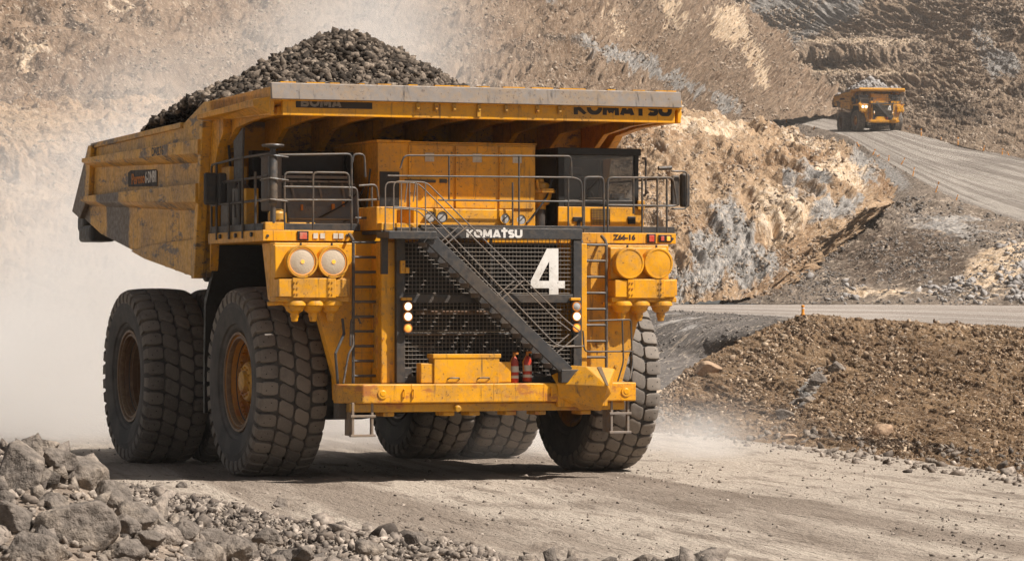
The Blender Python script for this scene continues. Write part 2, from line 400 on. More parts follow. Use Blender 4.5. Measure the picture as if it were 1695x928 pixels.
# low-poly rocks in bulk
_ico = bmesh.new(); bmesh.ops.create_icosphere(_ico, subdivisions=1, radius=1); _iv = np.array([v.co[:] for v in _ico.verts]); _if = np.array([[v.index for v in f.verts] for f in _ico.faces]); _ico.free()
def rocks_mesh(name, pos, size, mat, flat=.7, seed=1, orient=None, jag=.47, stretch=1.7):
    rs = np.random.RandomState(seed); n = len(pos); nv = len(_iv)
    V = np.repeat(_iv[None], n, 0) * (1 + rs.uniform(-jag, jag, (n, nv, 1)))
    sc = np.stack([rs.uniform(.8, stretch, n), rs.uniform(.6, 1.0, n), rs.uniform(.45, .8, n) * flat / .7], -1)
    V = V * sc[:, None]
    q = rs.normal(size=(n, 4)) * (1, .45, .45, 1); q /= np.linalg.norm(q, axis=1)[:, None]
    w, x, y, z = q.T
    Rm = np.stack([1 - 2*(y*y+z*z), 2*(x*y-z*w), 2*(x*z+y*w), 2*(x*y+z*w), 1-2*(x*x+z*z), 2*(y*z-x*w), 2*(x*z-y*w), 2*(y*z+x*w), 1-2*(x*x+y*y)], -1).reshape(n, 3, 3)
    V = np.einsum('nij,nkj->nki', Rm, V) * np.asarray(size)[:, None, None] + np.asarray(pos)[:, None]
    F = (_if[None] + (np.arange(n) * nv)[:, None, None]).reshape(-1, 3)
    me = bpy.data.meshes.new(name); me.vertices.add(n * nv); me.vertices.foreach_set('co', V.reshape(-1))
    me.loops.add(F.size); me.loops.foreach_set('vertex_index', F.reshape(-1).astype(np.int32))
    me.polygons.add(len(F)); me.polygons.foreach_set('loop_start', np.arange(0, F.size, 3, dtype=np.int32)); me.polygons.foreach_set('loop_total', np.full(len(F), 3, np.int32))
    me.update(calc_edges=True); me.materials.append(mat)
    o = bpy.data.objects.new(name, me); C.link(o)
    return o
def scatter(layer, n, smin, smax, mat, label, seed, power=3.0, mask=None, clump=.22, lift=.2, cat='stones', name='loose_stones'):
    P, D, U, V, N = LAY[layer]; rs = np.random.RandomState(seed)
    i = rs.randint(1, P.shape[0] - 1, n * 12); j = rs.randint(1, P.shape[1] - 1, n * 12)
    keep = np.ones(len(i), bool)
    if mask is not None: keep = mask(U[i, j], V[i, j], rs)
    if clump:                                          # stones gather in trails running down the slope
        q = P[i, j] / D[i, j][:, None] * 60; keep &= fbm(q[:, 0] * .9 + q[:, 2] * .9, q[:, 2] * 2.4 - q[:, 0] * 1.2, q[:, 1] * 0 + seed, 4) + rs.normal(0, .14, len(i)) > clump * .25
    i, j = i[keep][:n], j[keep][:n]
    f = rs.uniform(0, 1, (2, len(i), 1)); p = P[i, j] + f[0] * (P[i - 1, j] - P[i, j]) + f[1] * (P[i, j - 1] - P[i, j])
    s = (smin + (smax - smin) * rs.uniform(0, 1, len(i)) ** power) * D[i, j] / 6000
    p = p + N[i, j] * (s * lift)[:, None]
    o = rocks_mesh(name, p, s, mat, seed=seed)
    return tag(o, label, cat, kind='stuff')
# ================================================================ the pit
def VZ(z, d): return 510 - (z - CZ) * 6000 / d
M['m_road'] = None
def road_mat(name, rotz, c0, c1, c2, sc=1.0):
    t = NT(name); co = t.coord(); m1 = t.mapping(co if rotz is not None else t.coord('UV'), (1, 1, 1), (0, 0, rotz if rotz is not None else R(90))); ms = t.mapping(m1, (1, .045, 1)); mw = t.mapping(m1, (1, .20 if rotz is not None else .06, 1))
    band = t.noise(ms, .42 * sc, 5, .6, .4); wv = t.noise(mw, 1.5 * sc, 6, .65, .5); big = t.noise(co, .12 * sc, 4, .5); fine = t.noise(mw, 9 * sc, 5, .7); peb = t.voro(co, 9 * sc)
    c = t.mix(t.ramp(band, .42, .56), c0, c1)
    c = t.mix(t.ramp(wv, .50, .66, 0, .75), c, c2)
    c = t.mix(t.ramp(big, .52, .68, 0, .4), c, c2)
    c = t.mix(t.ramp(fine, .58, .70, 0, .55), c, tuple(x * .45 for x in c2))
    c = t.mix(t.ramp(peb, .20, .08, 0, .5), c, tuple(min(.6, x * 1.35) for x in c1))
    h = t.math('ADD', t.math('MULTIPLY', wv, 1.0), t.math('ADD', t.math('MULTIPLY', band, 1.6), t.math('MULTIPLY', fine, 1.1)))
    return t.fin(c, .95, t.bump(h, 1.0, .13 / sc), None, .1)
mat_road = road_mat('haul_road_dirt', R(-12), (0.235, 0.188, 0.148), (0.40, 0.335, 0.27), (0.17, 0.132, 0.102))
mat_road2 = road_mat('upper_road_dirt', None, (0.29, 0.245, 0.205), (0.46, 0.40, 0.34), (0.22, 0.185, 0.155), .22)
mat_bench = road_mat('bench_road_dirt', None, (0.30, 0.25, 0.21), (0.44, 0.38, 0.33), (0.30, 0.24, 0.19), .4)
BR, BR2 = (0.25, 0.155, 0.088), (0.33, 0.215, 0.13)
mat_bank = terrain_mat('spoil_bank_dirt', (0.118, 0.070, 0.038), (0.205, 0.13, 0.072), R(-28), 1.6, 1.0, dark=(0.04, 0.024, 0.014))
mat_grey = terrain_mat('grey_slope_dirt', (0.082, 0.071, 0.063), (0.12, 0.104, 0.092), R(-30), 1.3, .8, sp=.4)
mat_crop = terrain_mat('outcrop_rock', (0.22, 0.13, 0.07), (0.32, 0.215, 0.13), R(55), .6, 1.0, stretch=1.6)
mat_hill = terrain_mat('hillside_dirt', (0.145, 0.092, 0.057), (0.215, 0.148, 0.098), R(38), .40, 1.0, stretch=1.7)
mat_mound = terrain_mat('mound_dirt', (0.115, 0.088, 0.066), (0.165, 0.128, 0.098), R(-40), .75, 1.0)
mat_terr = terrain_mat('terrace_dirt', (0.17, 0.115, 0.074), (0.25, 0.178, 0.12), R(-25), .36, 1.0, stretch=1.4, sp=.35)
mat_pile = terrain_mat('rubble_dirt', (0.20, 0.155, 0.12), (0.28, 0.22, 0.17), R(0), 2.5, 1.0)
# wide ground to the horizon
b = MB(); b.add([(-3000, -300, -.16), (3000, -300, -.16), (3000, 5000, -.16), (-3000, 5000, -.16)], [(0, 1, 2, 3)])
g = b.build('ground', mat_road); g['kind'] = 'structure'
us = [-2600, -1500, -500, 0, 500, 1000, 1500, 2100, 3600]
loft('haul_road', [[(u, VZ(0, d), d) for u in us] for d in (30, 48, 60, 78, 100, 135)], mat_road, 900, 520, 0.0, lin=True, rowt=[0, .2, .4, .6, .8, 1])
def shape_road():
    P, D, U, V, N = LAY['haul_road']; X, Y = P[..., 0], P[..., 1]
    a = math.radians(12); cx = X * math.cos(a) + Y * math.sin(a); al = Y * math.cos(a) - X * math.sin(a)
    z = .05 * fbm(cx * .55, al * .04, X * 0, 3) + .045 * fbm(cx * 1.7, al * .12, X * 0 + 3, 4) + .02 * fbm(X * 3, Y * 1.5, X * 0 + 6, 3)
    # windrow of loose gravel along the near left shoulder
    lx = -2.7 + (Y - 53.3) * (-6.3 / 17.3); dist = (X - lx)
    w = np.exp(-((dist + .9) / .9) ** 2) * .34 + .16 / (1 + np.exp(dist * 2.2 + 1))
    w = w * np.clip((75 - Y) / 5, 0, 1)
    z = z + w * (1 + .5 * fbm(X * 1.3, Y * .6, X * 0 + 9, 3)); z = np.where((np.abs(X + 2) < 9) & (Y > 70) & (Y < 90), np.minimum(z, .02), z)
    P[..., 2] = z; me = bpy.data.objects['haul_road'].data; me.vertices.foreach_set('co', P.reshape(-1)); me.update()
shape_road()
loft('spoil_bank', [
    [(1040, 722, 102), (1095, 716, 103), (1200, 726, 98), (1400, 750, 89), (1695, 795, 75), (2050, 850, 62)],
    [(1040, 712, 104), (1100, 697, 106), (1210, 700, 102), (1400, 722, 93), (1695, 765, 79), (2050, 818, 66)],
    [(1050, 712, 105), (1110, 698, 107), (1215, 692, 104), (1400, 712, 95), (1695, 752, 81), (2050, 800, 68)],
    [(1060, 690, 109), (1130, 650, 112), (1240, 625, 112), (1400, 630, 107), (1695, 660, 95), (2050, 690, 82)],
    [(1070, 676, 113), (1170, 600, 119), (1300, 550, 122), (1420, 552, 118), (1695, 568, 107), (2050, 585, 95)],
    [(1075, 668, 115), (1190, 588, 121), (1318, 532, 125), (1440, 536, 121), (1695, 549, 110), (2050, 562, 98)],
    [(1085, 680, 119), (1200, 596, 125), (1322, 534, 129), (1440, 537, 125), (1695, 548, 114), (2050, 562, 102)]],
    mat_bank, 520, 300, 8, 75, 1, (2.6, .8, R(-35)), fine=.4, saw=(-.5, .86, 50, .8), rowt=[0, .1, .16, .5, .85, .95, 1],
    patches=[(1140, 700, 120, 14, .1, 2, .4), (1480, 740, 220, 10, .12, 2, .75), (1340, 650, 14, 50, .6, 0, .75), (1600, 600, 90, 30, .5, 2, .4), (1400, 575, 110, 22, .3, 2, .35), (1550, 545, 160, 10, 0, 1, .35)])
loft('grey_slope', [
    [(640, 690, 118), (820, 690, 118), (1000, 688, 118), (1200, 680, 120), (1380, 670, 122)],
    [(640, 600, 124), (820, 600, 124), (1000, 600, 124), (1200, 600, 124), (1380, 600, 124)],
    [(640, 516, 134), (820, 516, 134), (1060, 516, 134), (1210, 523, 131), (1380, 534, 128)],
    [(640, 515, 140), (820, 515, 140), (1060, 515, 140), (1210, 521, 138), (1380, 532, 134)]],
    mat_grey, 400, 120, 4, 55, 2, (2.2, .8, R(-35)), rowt=[0, .5, .93, 1], patches=[(1130, 540, 60, 30, 0, 0, .4)])
loft('bench_road', [
    [(640, 518, 136), (840, 518, 136), (1040, 517, 135), (1200, 524, 130), (1318, 531, 125), (1480, 538, 121), (1700, 549, 111), (2050, 561, 99)],
    [(640, 509, 200), (840, 509, 200), (1040, 509, 200), (1200, 512, 195), (1318, 515, 190), (1480, 518, 185), (1700, 526, 175), (2050, 538, 150)],
    [(640, 503, 310), (840, 503, 310), (1040, 503, 310), (1200, 503, 310), (1318, 503, 305), (1480, 503, 300), (1700, 504, 295), (2050, 506, 290)]],
    mat_bench, 300, 60, .8, 60, 3, (3, 1, 0))
loft('rock_outcrop', [
    [(-1500, 648, 156), (-400, 648, 156), (400, 648, 156), (900, 508, 290), (1080, 506, 290), (1170, 502, 291), (1262, 494, 294), (1300, 490, 300)],
    [(-1500, 480, 240), (-400, 480, 240), (400, 480, 240), (900, 420, 303), (1085, 430, 301), (1215, 428, 303), (1330, 425, 308), (1372, 420, 318)],
    [(-1500, 330, 312), (-400, 330, 312), (400, 330, 312), (900, 330, 312), (1095, 345, 312), (1235, 345, 314), (1420, 342, 322), (1466, 336, 336)],
    [(-1500, 240, 326), (-400, 240, 326), (400, 250, 326), (900, 260, 326), (1100, 262, 328), (1255, 272, 332), (1412, 284, 338), (1450, 292, 352)],
    [(-1500, 190, 345), (-400, 190, 345), (400, 190, 345), (900, 195, 345), (1100, 202, 348), (1262, 226, 356), (1375, 252, 356), (1418, 262, 366)],
    [(-1500, 188, 360), (-400, 188, 360), (400, 188, 360), (900, 192, 360), (1100, 204, 362), (1262, 230, 370), (1372, 256, 372), (1412, 270, 384)]],
    mat_crop, 1200, 380, 22, 80, 4, (.8, 1.8, R(12)), fine=.4, saw=(.83, .55, 110, 1.2), fb=.8, edge=.16,
    patches=[(1215, 410, 36, 75, -.25, 0, 1.0), (1170, 440, 30, 60, -.2, 0, .9), (1250, 440, 40, 40, 0, 0, .9), (1100, 300, 60, 50, 0, 2, .25), (1390, 300, 50, 30, .6, 1, .75), (1420, 290, 30, 40, -.5, 0, .65), (1330, 250, 80, 18, .3, 1, .55), (1290, 360, 60, 50, .6, 1, .8), (1350, 310, 50, 40, 0, 0, .55),
             (1140, 220, 110, 18, .1, 1, .75), (1110, 265, 60, 18, .2, 1, .4), (1310, 330, 14, 50, -.3, 0, .7), (1120, 480, 100, 30, 0, 0, .55), (1240, 290, 80, 30, 0, 1, .35), (1370, 355, 50, 16, -.4, 0, .8)])
loft('hillside', [
    [(-1500, 360, 350), (-400, 360, 350), (400, 360, 350), (900, 300, 360), (1080, 225, 380), (1240, 207, 620), (1392, 192, 840)],
    [(-1500, 200, 430), (-400, 200, 430), (400, 190, 430), (880, 140, 480), (1060, 130, 540), (1205, 130, 710), (1325, 136, 875)],
    [(-1500, 60, 510), (-400, 60, 510), (400, 40, 510), (860, 30, 600), (1030, 40, 660), (1180, 55, 790), (1294, 98, 905)],
    [(-1500, -70, 600), (-400, -70, 600), (400, -80, 600), (840, -60, 700), (1000, -30, 750), (1110, -10, 840), (1232, 44, 935)],
    [(-1500, -240, 700), (-400, -240, 700), (400, -240, 700), (820, -220, 780), (960, -150, 830), (1060, -80, 900), (1130, -4, 965)],
    [(-1500, -260, 740), (-400, -260, 740), (400, -260, 740), (820, -240, 820), (960, -170, 860), (1060, -100, 930), (1120, -30, 1000)]],
    mat_hill, 1200, 520, 32, 130, 5, (.8, 1.6, R(-32)), fine=.32, saw=(.6, .8, 150, .8), fb=.9, patches=[
        (1235, 120, 16, 55, -.45, 1, .95), (1190, 60, 40, 45, -.4, 1, .7), (1100, 40, 30, 60, -.5, 1, .55), (1010, 60, 22, 60, -.6, 1, .45), (1215, 70, 30, 20, .5, 1, .6), (1310, 115, 8, 30, -.6, 1, .9), (930, 90, 70, 14, .2, 2, .6), (870, 115, 60, 16, 0, 2, .55), (1000, 110, 80, 18, .4, 0, .75), (1100, 150, 90, 16, .5, 0, .65), (1180, 185, 70, 12, .35, 0, .55),
        (820, 110, 50, 20, .3, 2, .5), (1050, 20, 60, 14, .5, 2, .5), (900, 20, 60, 16, .5, 0, .45), (60, 40, 80, 30, .8, 2, .55), (130, 60, 60, 16, .8, 2, .6), (30, 200, 40, 60, 0, 2, .45), (200, 30, 80, 40, .5, 1, .4), (60, 120, 50, 60, .6, 1, .45), (15, 290, 30, 70, 0, 0, .6)])
up_near = [(1275, 203, 800), (1340, 213, 715), (1400, 230, 640), (1440, 254, 568), (1520, 302, 480), (1600, 344, 440), (1695, 380, 400), (2050, 540, 330)]
up_far = [(1285, 190, 870), (1352, 195, 815), (1400, 201, 765), (1450, 208, 720), (1540, 228, 640), (1620, 246, 585), (1700, 264, 540), (2050, 340, 470)]
loft('upper_haul_road', [up_near, [((a[0] + b_[0]) / 2, (a[1] + b_[1]) / 2 - 1, (a[2] + b_[2]) / 2) for a, b_ in zip(up_near, up_far)], up_far], mat_road2, 320, 90, .9, 60, 6, (3, 1, 0))
loft('road_embankment', [
    [(1220, 440, 385), (1290, 440, 370), (1330, 450, 360), (1380, 450, 355), (1460, 440, 352), (1560, 430, 352), (1700, 440, 350), (2050, 560, 320)],
    [(1250, 320, 560), (1315, 325, 520), (1370, 330, 480), (1420, 340, 450), (1490, 360, 415), (1580, 385, 395), (1700, 410, 374), (2050, 545, 326)],
    [(x, y_ - 1, d) for x, y_, d in up_near],
    [(x, y_ + 1, d + 4) for x, y_, d in up_near]], mat_mound, 360, 160, 4.5, 50, 7, (1, 1.6, R(-35)), rowt=[0, .5, .95, 1], patches=[(1470, 290, 60, 20, .6, 0, .6), (1360, 350, 40, 20, 0, 1, .4)])
loft('grey_mound', [
    [(1190, 503, 292), (1300, 505, 290), (1400, 507, 288), (1550, 507, 286), (1700, 508, 284), (2050, 512, 280)],
    [(1205, 494, 294), (1320, 478, 300), (1410, 474, 300), (1550, 468, 299), (1700, 462, 296), (2050, 490, 290)],
    [(1240, 480, 300), (1345, 440, 312), (1440, 425, 313), (1560, 418, 314), (1700, 422, 312), (2050, 475, 300)],
    [(1298, 450, 320), (1375, 403, 328), (1458, 372, 332), (1550, 366, 334), (1700, 392, 332), (2050, 470, 312)],
    [(1330, 428, 330), (1398, 384, 338), (1478, 346, 344), (1545, 334, 348), (1700, 378, 345), (2050, 466, 320)],
    [(1340, 440, 345), (1405, 396, 352), (1485, 356, 358), (1550, 342, 362), (1700, 386, 356), (2050, 470, 335)]],
    mat_mound, 460, 240, 9, 65, 8, (2.4, .8, R(-42)), fine=.35, saw=(-.5, .86, 60, .9), rowt=[0, .18, .45, .72, .92, 1],
    patches=[(1500, 430, 170, 70, 0, 2, .70), (1560, 390, 110, 40, 0, 0, .52), (1640, 450, 80, 50, -.5, 1, .7), (1500, 490, 180, 10, 0, 1, .55), (1280, 492, 60, 8, 0, 2, .5)])
loft('pit_terraces', [
    [(1180, 205, 900), (1350, 199, 860), (1425, 211, 752), (1500, 224, 672), (1600, 246, 590), (1700, 268, 545), (2050, 345, 470)],
    [(1180, 165, 925), (1340, 160, 895), (1425, 165, 850), (1500, 172, 790), (1600, 178, 720), (1700, 185, 670), (2050, 230, 590)],
    [(1180, 134, 940), (1330, 134, 925), (1430, 130, 890), (1510, 124, 850), (1600, 112, 800), (1700, 100, 755), (2050, 120, 680)],
    [(1180, 130, 970), (1325, 129, 955), (1430, 125, 920), (1510, 118, 880), (1600, 100, 820), (1700, 85, 775), (2050, 100, 700)],
    [(1180, 84, 1000), (1310, 82, 985), (1430, 79, 955), (1540, 74, 925), (1620, 50, 870), (1700, 20, 840), (2050, 10, 780)],
    [(1180, 80, 1035), (1305, 77, 1020), (1430, 74, 990), (1540, 68, 950), (1620, 36, 890), (1700, 5, 860), (2050, -10, 800)],
    [(1100, 20, 1080), (1240, 20, 1070), (1380, 10, 1050), (1510, 0, 1020), (1620, -20, 980), (1740, -60, 940), (2050, -90, 880)],
    [(1000, -60, 1150), (1180, -70, 1140), (1340, -90, 1120), (1500, -110, 1100), (1640, -140, 1060), (1800, -190, 1020), (2050, -220, 980)]],
    mat_terr, 620, 500, 11, 80, 9, (1.1, 1.3, R(-30)), fine=.35, saw=(.35, .93, 90, .6), rowt=[0, .16, .3, .34, .5, .54, .75, 1],
    patches=[(1430, 128, 150, 5, 0, 1, .8), (1430, 77, 140, 5, 0, 1, .8), (1310, 30, 70, 50, -.3, 0, 1.1), (1380, 20, 50, 34, 0, 0, .9), (1270, 65, 30, 20, -.4, 0, .7), (1637, 90, 16, 50, -.35, 0, 1.0), (1670, 110, 30, 20, .5, 0, .8), (1225, 10, 16, 50, .5, 2, .8), (1400, 105, 90, 13, 0, 2, .62), (1660, 40, 60, 30, .4, 2, .6), (1580, 190, 90, 26, .25, 2, .65), (1500, 190, 22, 40, -.5, 1, .4), (1550, 70, 50, 14, .3, 1, .35), (1350, 165, 60, 16, 0, 2, .5), (1690, 160, 40, 20, 0, 2, .5)])
# rubble heap in the near left corner
crest = lambda u: CZ - (np.interp(u, [-500, 0, 60, 130, 200, 300, 420, 600, 900, 1200], [748, 758, 752, 782, 832, 886, 925, 958, 1015, 1040]) - 510) * 41 / 6000
usr = [-500, -100, 0, 60, 130, 200, 300, 420, 600, 900, 1200]
loft('rubble_heap', [[(u, VZ(max(0, crest(u)) * f_ - .06, d), d) for u in usr] for d, f_ in ((33, -.2), (36, .15), (38.5, .6), (41, 1), (43, .92), (45, .5), (48, .08), (50, -.3))],
     mat_pile, 300, 140, 5, 90, 10, (1, 1, 0), fine=.4, lin=False)
# ---- loose stones
scatter('spoil_bank', 22000, .35, 4.0, M['stone_brown'], 'pale and brown stones scattered over the brown spoil bank', 21, 3.2, name='bank_stones')
scatter('spoil_bank', 420, 3.5, 9, M['boulder'], 'pale cobbles lying along the foot of the brown bank', 41, 1.6, name='bank_cobbles', mask=lambda u, v, rs: (v > 690 + (u - 1100) * .115) & (u > 1090))
scatter('spoil_bank', 500, 3, 7.5, M['stone_brown'], 'larger brown clods on the brown bank', 42, 1.6, name='bank_clods')
scatter('grey_slope', 5000, .5, 2.6, M['stone_grey'], 'small grey stones on the grey slope below the bench road', 22, 3, name='slope_stones')
scatter('grey_mound', 18000, .5, 3.2, M['stone_grey'], 'grey stones covering the tall mound beside the upper road', 23, 3, name='mound_stones')
scatter('grey_mound', 1500, 1.6, 7.5, M['pale_ore'], 'pale rubble spilled down the right flank of the grey mound', 24, 2.0, name='pale_rubble', mask=lambda u, v, rs: (v > 500 - (u - 1540) * .75 + rs.normal(0, 8, len(u))) & (u > 1500) & (u < 1900) & (v > 395) | ((v > 474 + rs.normal(0, 6, len(u))) & (u > 1330) & (rs.uniform(0, 1, len(u)) < .35)))
scatter('rock_outcrop', 16000, .7, 4.2, M['stone_far'], 'loose stones lying on the orange rock outcrop', 25, 3, name='outcrop_stones', mask=lambda u, v, rs: (u > -60) & (v > 120) & (u > 950 - 1e4 * (rs.uniform(0, 1, len(u)) < .35)))
scatter('hillside', 34000, .7, 3.6, M['stone_far'], 'stones strewn across the big brown hillside', 26, 3, name='hillside_stones', mask=lambda u, v, rs: (v > -20) & (u > -20))
scatter('pit_terraces', 26000, .6, 3.0, M['stone_far'], 'stones strewn across the far terraces', 27, 3, name='terrace_stones', mask=lambda u, v, rs: (v > -20) & (u < 1760))
scatter('road_embankment', 2500, .5, 2.4, M['stone_grey'], 'stones on the embankment under the upper road', 28, 3, name='embankment_stones')
def road_stones(n, f, s0, s1, name, label, seed, mat, pw=4):
    rs = np.random.RandomState(seed); P, D, U, V, N = LAY['haul_road']; i = rs.randint(1, P.shape[0] - 1, n * 24); j = rs.randint(1, P.shape[1] - 1, n * 24); p = P[i, j]
    p = p + rs.uniform(-.1, .1, p.shape) * (1, 1, 0); k = f(p[:, 0], p[:, 1], rs); p = p[k][:n]; s = s0 + (s1 - s0) * rs.uniform(0, 1, len(p)) ** pw
    p[:, 2] += s * .1; return tag(rocks_mesh(name, p, s, mat, seed=seed), label, 'stones', kind='stuff')
shoulder = lambda X, Y: (X + 2.7 + (Y - 53.3) * (6.3 / 17.3))
road_stones(38000, lambda X, Y, rs: (shoulder(X, Y) + rs.normal(0, .35, len(X)) < 0) & (shoulder(X, Y) > -4) & (Y < 76) & (Y > 44), .018, .085, 'shoulder_gravel', 'coarse broken gravel on the near left shoulder of the road', 31, M['gravel'], 4)
road_stones(260, lambda X, Y, rs: (shoulder(X, Y) + rs.normal(0, .5, len(X)) < -.2) & (shoulder(X, Y) > -5) & (Y < 72) & (Y > 44), .08, .22, 'shoulder_rocks', 'fist sized to bucket sized rocks lying in the shoulder gravel', 33, M['gravel'], 2)
road_stones(11000, lambda X, Y, rs: (shoulder(X, Y) > -1) & (Y < 105) & (fbm(X * .5, Y * .12, X * 0 + 4, 3) + rs.normal(0, .18, len(X)) > .02), .008, .045, 'road_pebbles', 'small pebbles lying on the haul road', 32, M['gravel'], 4)
road_stones(5000, lambda X, Y, rs: (X > 2) & (np.abs(Y - (104 - (X - 4.5) * 4.9) + rs.normal(0, 2.5, len(X))) < 3.0), .02, .14, 'edge_gravel', 'loose gravel along the far right edge of the haul road', 34, M['gravel'], 4)
scatter('rubble_heap', 16000, 2.5, 11, M['gravel'], 'small broken stones between the boulders of the near rubble heap', 35, 2.0, name='heap_gravel')
scatter('rubble_heap', 2600, 8, 27, M['boulder'], 'mid sized stones packed in the near rubble heap', 36, 1.8, name='heap_stones', lift=.3)

dg = bpy.context.evaluated_depsgraph_get(); dg.update()
def hit(u, v, skip=0):
    d = Vector(((u - 847.5) / 6000, 1, (510 - v) / 6000)).normalized(); o = Vector((0, 0, CZ))
    r = S.ray_cast(dg, o, d)
    return r[1] if r[0] else o + d * 300
# ---- single boulders
def boulder(u, v, rpx, label, mat='boulder', flat=.8, seed=0, group='boulders of the near rubble heap', elong=1.15, sink=-.05, d=None):
    rs = np.random.RandomState(seed + 100); p = hit(u, v) if d is None else Vector(W3(u, v, d)); rad = rpx * 1.12 * p.y / 6000
    bm = bmesh.new(); bmesh.ops.create_icosphere(bm, subdivisions=5, radius=1)
    V = np.array([q.co[:] for q in bm.verts]); npl = 13
    nn = rs.normal(size=(npl, 3)); nn /= np.linalg.norm(nn, axis=1)[:, None]; dd = rs.uniform(.60, .92, npl)
    dt = V @ nn.T; lim = np.where(dt > .05, dd / np.maximum(dt, .05), 9)
    soft = -np.log(np.exp(-40 * np.concatenate([lim, np.full((len(V), 1), 1.05)], 1)).sum(1)) / 40
    V = V * soft[:, None]; n = fbm(V[:, 0] * 1.6 + seed, V[:, 1] * 1.6, V[:, 2] * 1.6, 5); n2 = fbm(V[:, 0] * 5 + seed, V[:, 1] * 5, V[:, 2] * 5, 4, True)
    V = V * (1 + .09 * n + .03 * n2)[:, None] * (elong, .95, flat) * rad
    for q, c in zip(bm.verts, V): q.co = c
    for f_ in bm.faces: f_.smooth = True
    me = bpy.data.meshes.new('boulder'); bm.to_mesh(me); bm.free(); me.materials.append(M[mat])
    o = bpy.data.objects.new('boulder', me); C.link(o); o.location = p + Vector((0, .15 * rad, -sink * rad)); o.rotation_euler = (rs.uniform(-.2, .2), rs.uniform(-.3, .3), rs.uniform(0, 6))
    return tag(o, label, 'boulder', group)
BL = [(36, 790, 54, 'big dark faced boulder on the left shoulder of the near rubble heap', 'boulder', .95), (62, 748, 34, 'pale rounded boulder on the very top of the near rubble heap', 'boulder', .7),
      (100, 762, 30, 'pale slab just right of the top of the near heap', 'boulder', .6), (132, 797, 40, 'pale ridged boulder on the right flank below the heap top', 'boulder', .95), (86, 836, 24, 'small round pale stone above the biggest speckled boulder', 'boulder', .95),
      (26, 864, 38, 'pale round boulder at the left edge of the picture', 'boulder', .85), (122, 886, 62, 'biggest dark speckled boulder, low in the near heap', 'boulder', .85), (66, 920, 46, 'pale wedge shaped boulder at the bottom left of the picture', 'boulder', .95),
      (183, 826, 29, 'brown rounded boulder right of the ridged one', 'boulder', .9), (228, 855, 33, 'dark flat faced boulder at the right end of the big ones', 'boulder', .85), (205, 876, 26, 'grey stone tucked under the dark flat faced boulder', 'boulder', .8),
      (250, 892, 26, 'low grey brown stone right of the speckled boulder', 'boulder', .7), (304, 884, 24, 'pale angular stone in the middle of the heap foot', 'boulder', .8), (350, 894, 24, 'pale lumpy stone beside the heap foot', 'boulder', .75),
      (334, 924, 32, 'cream boulder cut by the bottom edge of the picture', 'boulder', .7), (385, 915, 26, 'grey boulder beside the cream one at the bottom edge', 'boulder', .8), (443, 898, 26, 'dark pyramid shaped rock right of the heap', 'boulder', .75),
      (212, 912, 28, 'smooth grey stone right under the speckled boulder', 'boulder', .7), (158, 846, 18, 'small pale stone between the brown and the speckled boulder', 'boulder', .8), (12, 826, 20, 'small angular stone at the left picture edge', 'boulder', .7),
      (463, 838, 15, 'dark peaked rock on the crest of the shoulder gravel', 'boulder', .8), (610, 912, 22, 'pale rock alone at the bottom of the road shoulder', 'boulder', .8), (688, 892, 15, 'small rock furthest right on the road shoulder', 'boulder', .8),
      (302, 806, 10, 'small tan rock on the far end of the shoulder gravel', 'boulder', .8), (500, 920, 20, 'buff stone near the bottom between heap and road', 'boulder', .7)]
for i, (u, v, r_, lab, m_, fl_) in enumerate(BL): boulder(u, v, r_, lab, m_, fl_, i)
BK = [(1172, 614, 21, 'tan smooth boulder on the crest of the brown bank right of the truck', 'boulder_tan', .75), (1464, 718, 19, 'tan upright boulder at the foot of the brown bank', 'boulder_tan', .85), (1384, 612, 16, 'topmost grey rock of the line down the brown bank', 'boulder', .8), (1358, 632, 16, 'second grey rock of the line down the brown bank', 'boulder', .8),
      (1342, 645, 12, 'third grey rock of the line down the brown bank', 'boulder', .7), (1335, 664, 15, 'flat grey rock in the middle of the line down the bank', 'boulder', .6), (1317, 668, 11, 'small pale rock in the line down the bank', 'boulder', .7), (1300, 690, 16, 'lowest grey rock of the line down the bank', 'boulder', .6),
      (1306, 724, 11, 'brown rock at the bank foot, left of two', 'boulder_tan', .6), (1348, 724, 8, 'pale rock at the bank foot, right of two', 'boulder', .7)]
for i, (u, v, r_, lab, m_, fl_) in enumerate(BK): boulder(u, v, r_, lab, m_, fl_, 40 + i, 'boulders on the brown bank')
# ---- marker posts
def post(u, v, hpx, lean, label, grp):
    p = hit(u, v); h = hpx * p.y / 6000; w = max(.05, .9 * p.y / 6000)
    b = MB(); b.lathe([(-.1, w * 1.3), (.02, w * 1.3), (.04, w), (h * .86, w), (h * .88, w * 1.25), (h, w * 1.2), (h + .02, .001)], (0, 0, 0), 'z', 10)
    o = b.build('marker_post', M['marker']); o.location = p; o.rotation_euler = (0, lean, 0); tag(o, label, 'marker post', grp)
    bb = MB(); bb.lathe([(h * .62, w * 1.06), (h * .74, w * 1.06)], (0, 0, 0), 'z', 10); bb.build('reflector_band', M['white'], o)
for i, (u, v, h, l, lab) in enumerate([(1329, 520, 15, 0, 'orange post on the near edge of the bench road, nearest the camera'), (1242, 503, 6, .5, 'tiny orange post at the far side of the bench road')]): post(u, v, h, l, lab, 'orange marker posts on the bench road')
inner = [(1302, 203, 6, 0), (1347, 214, 5, .3), (1422, 242, 7, -.5), (1445, 256, 10, .4), (1452, 259, 5, 1.0), (1471, 266, 9, .1), (1492, 272, 12, .5), (1511, 291, 14, .2), (1549, 318, 18, .3), (1583, 331, 9, .3)]
nth = ['first', 'second', 'third', 'fourth', 'fifth', 'sixth', 'seventh', 'eighth', 'ninth', 'last']
for (u, v, h, l), k in zip(inner, nth): post(u, v, h, l, f'{k} orange post along the near edge of the upper road, counted from the left', 'orange marker posts by the upper road')
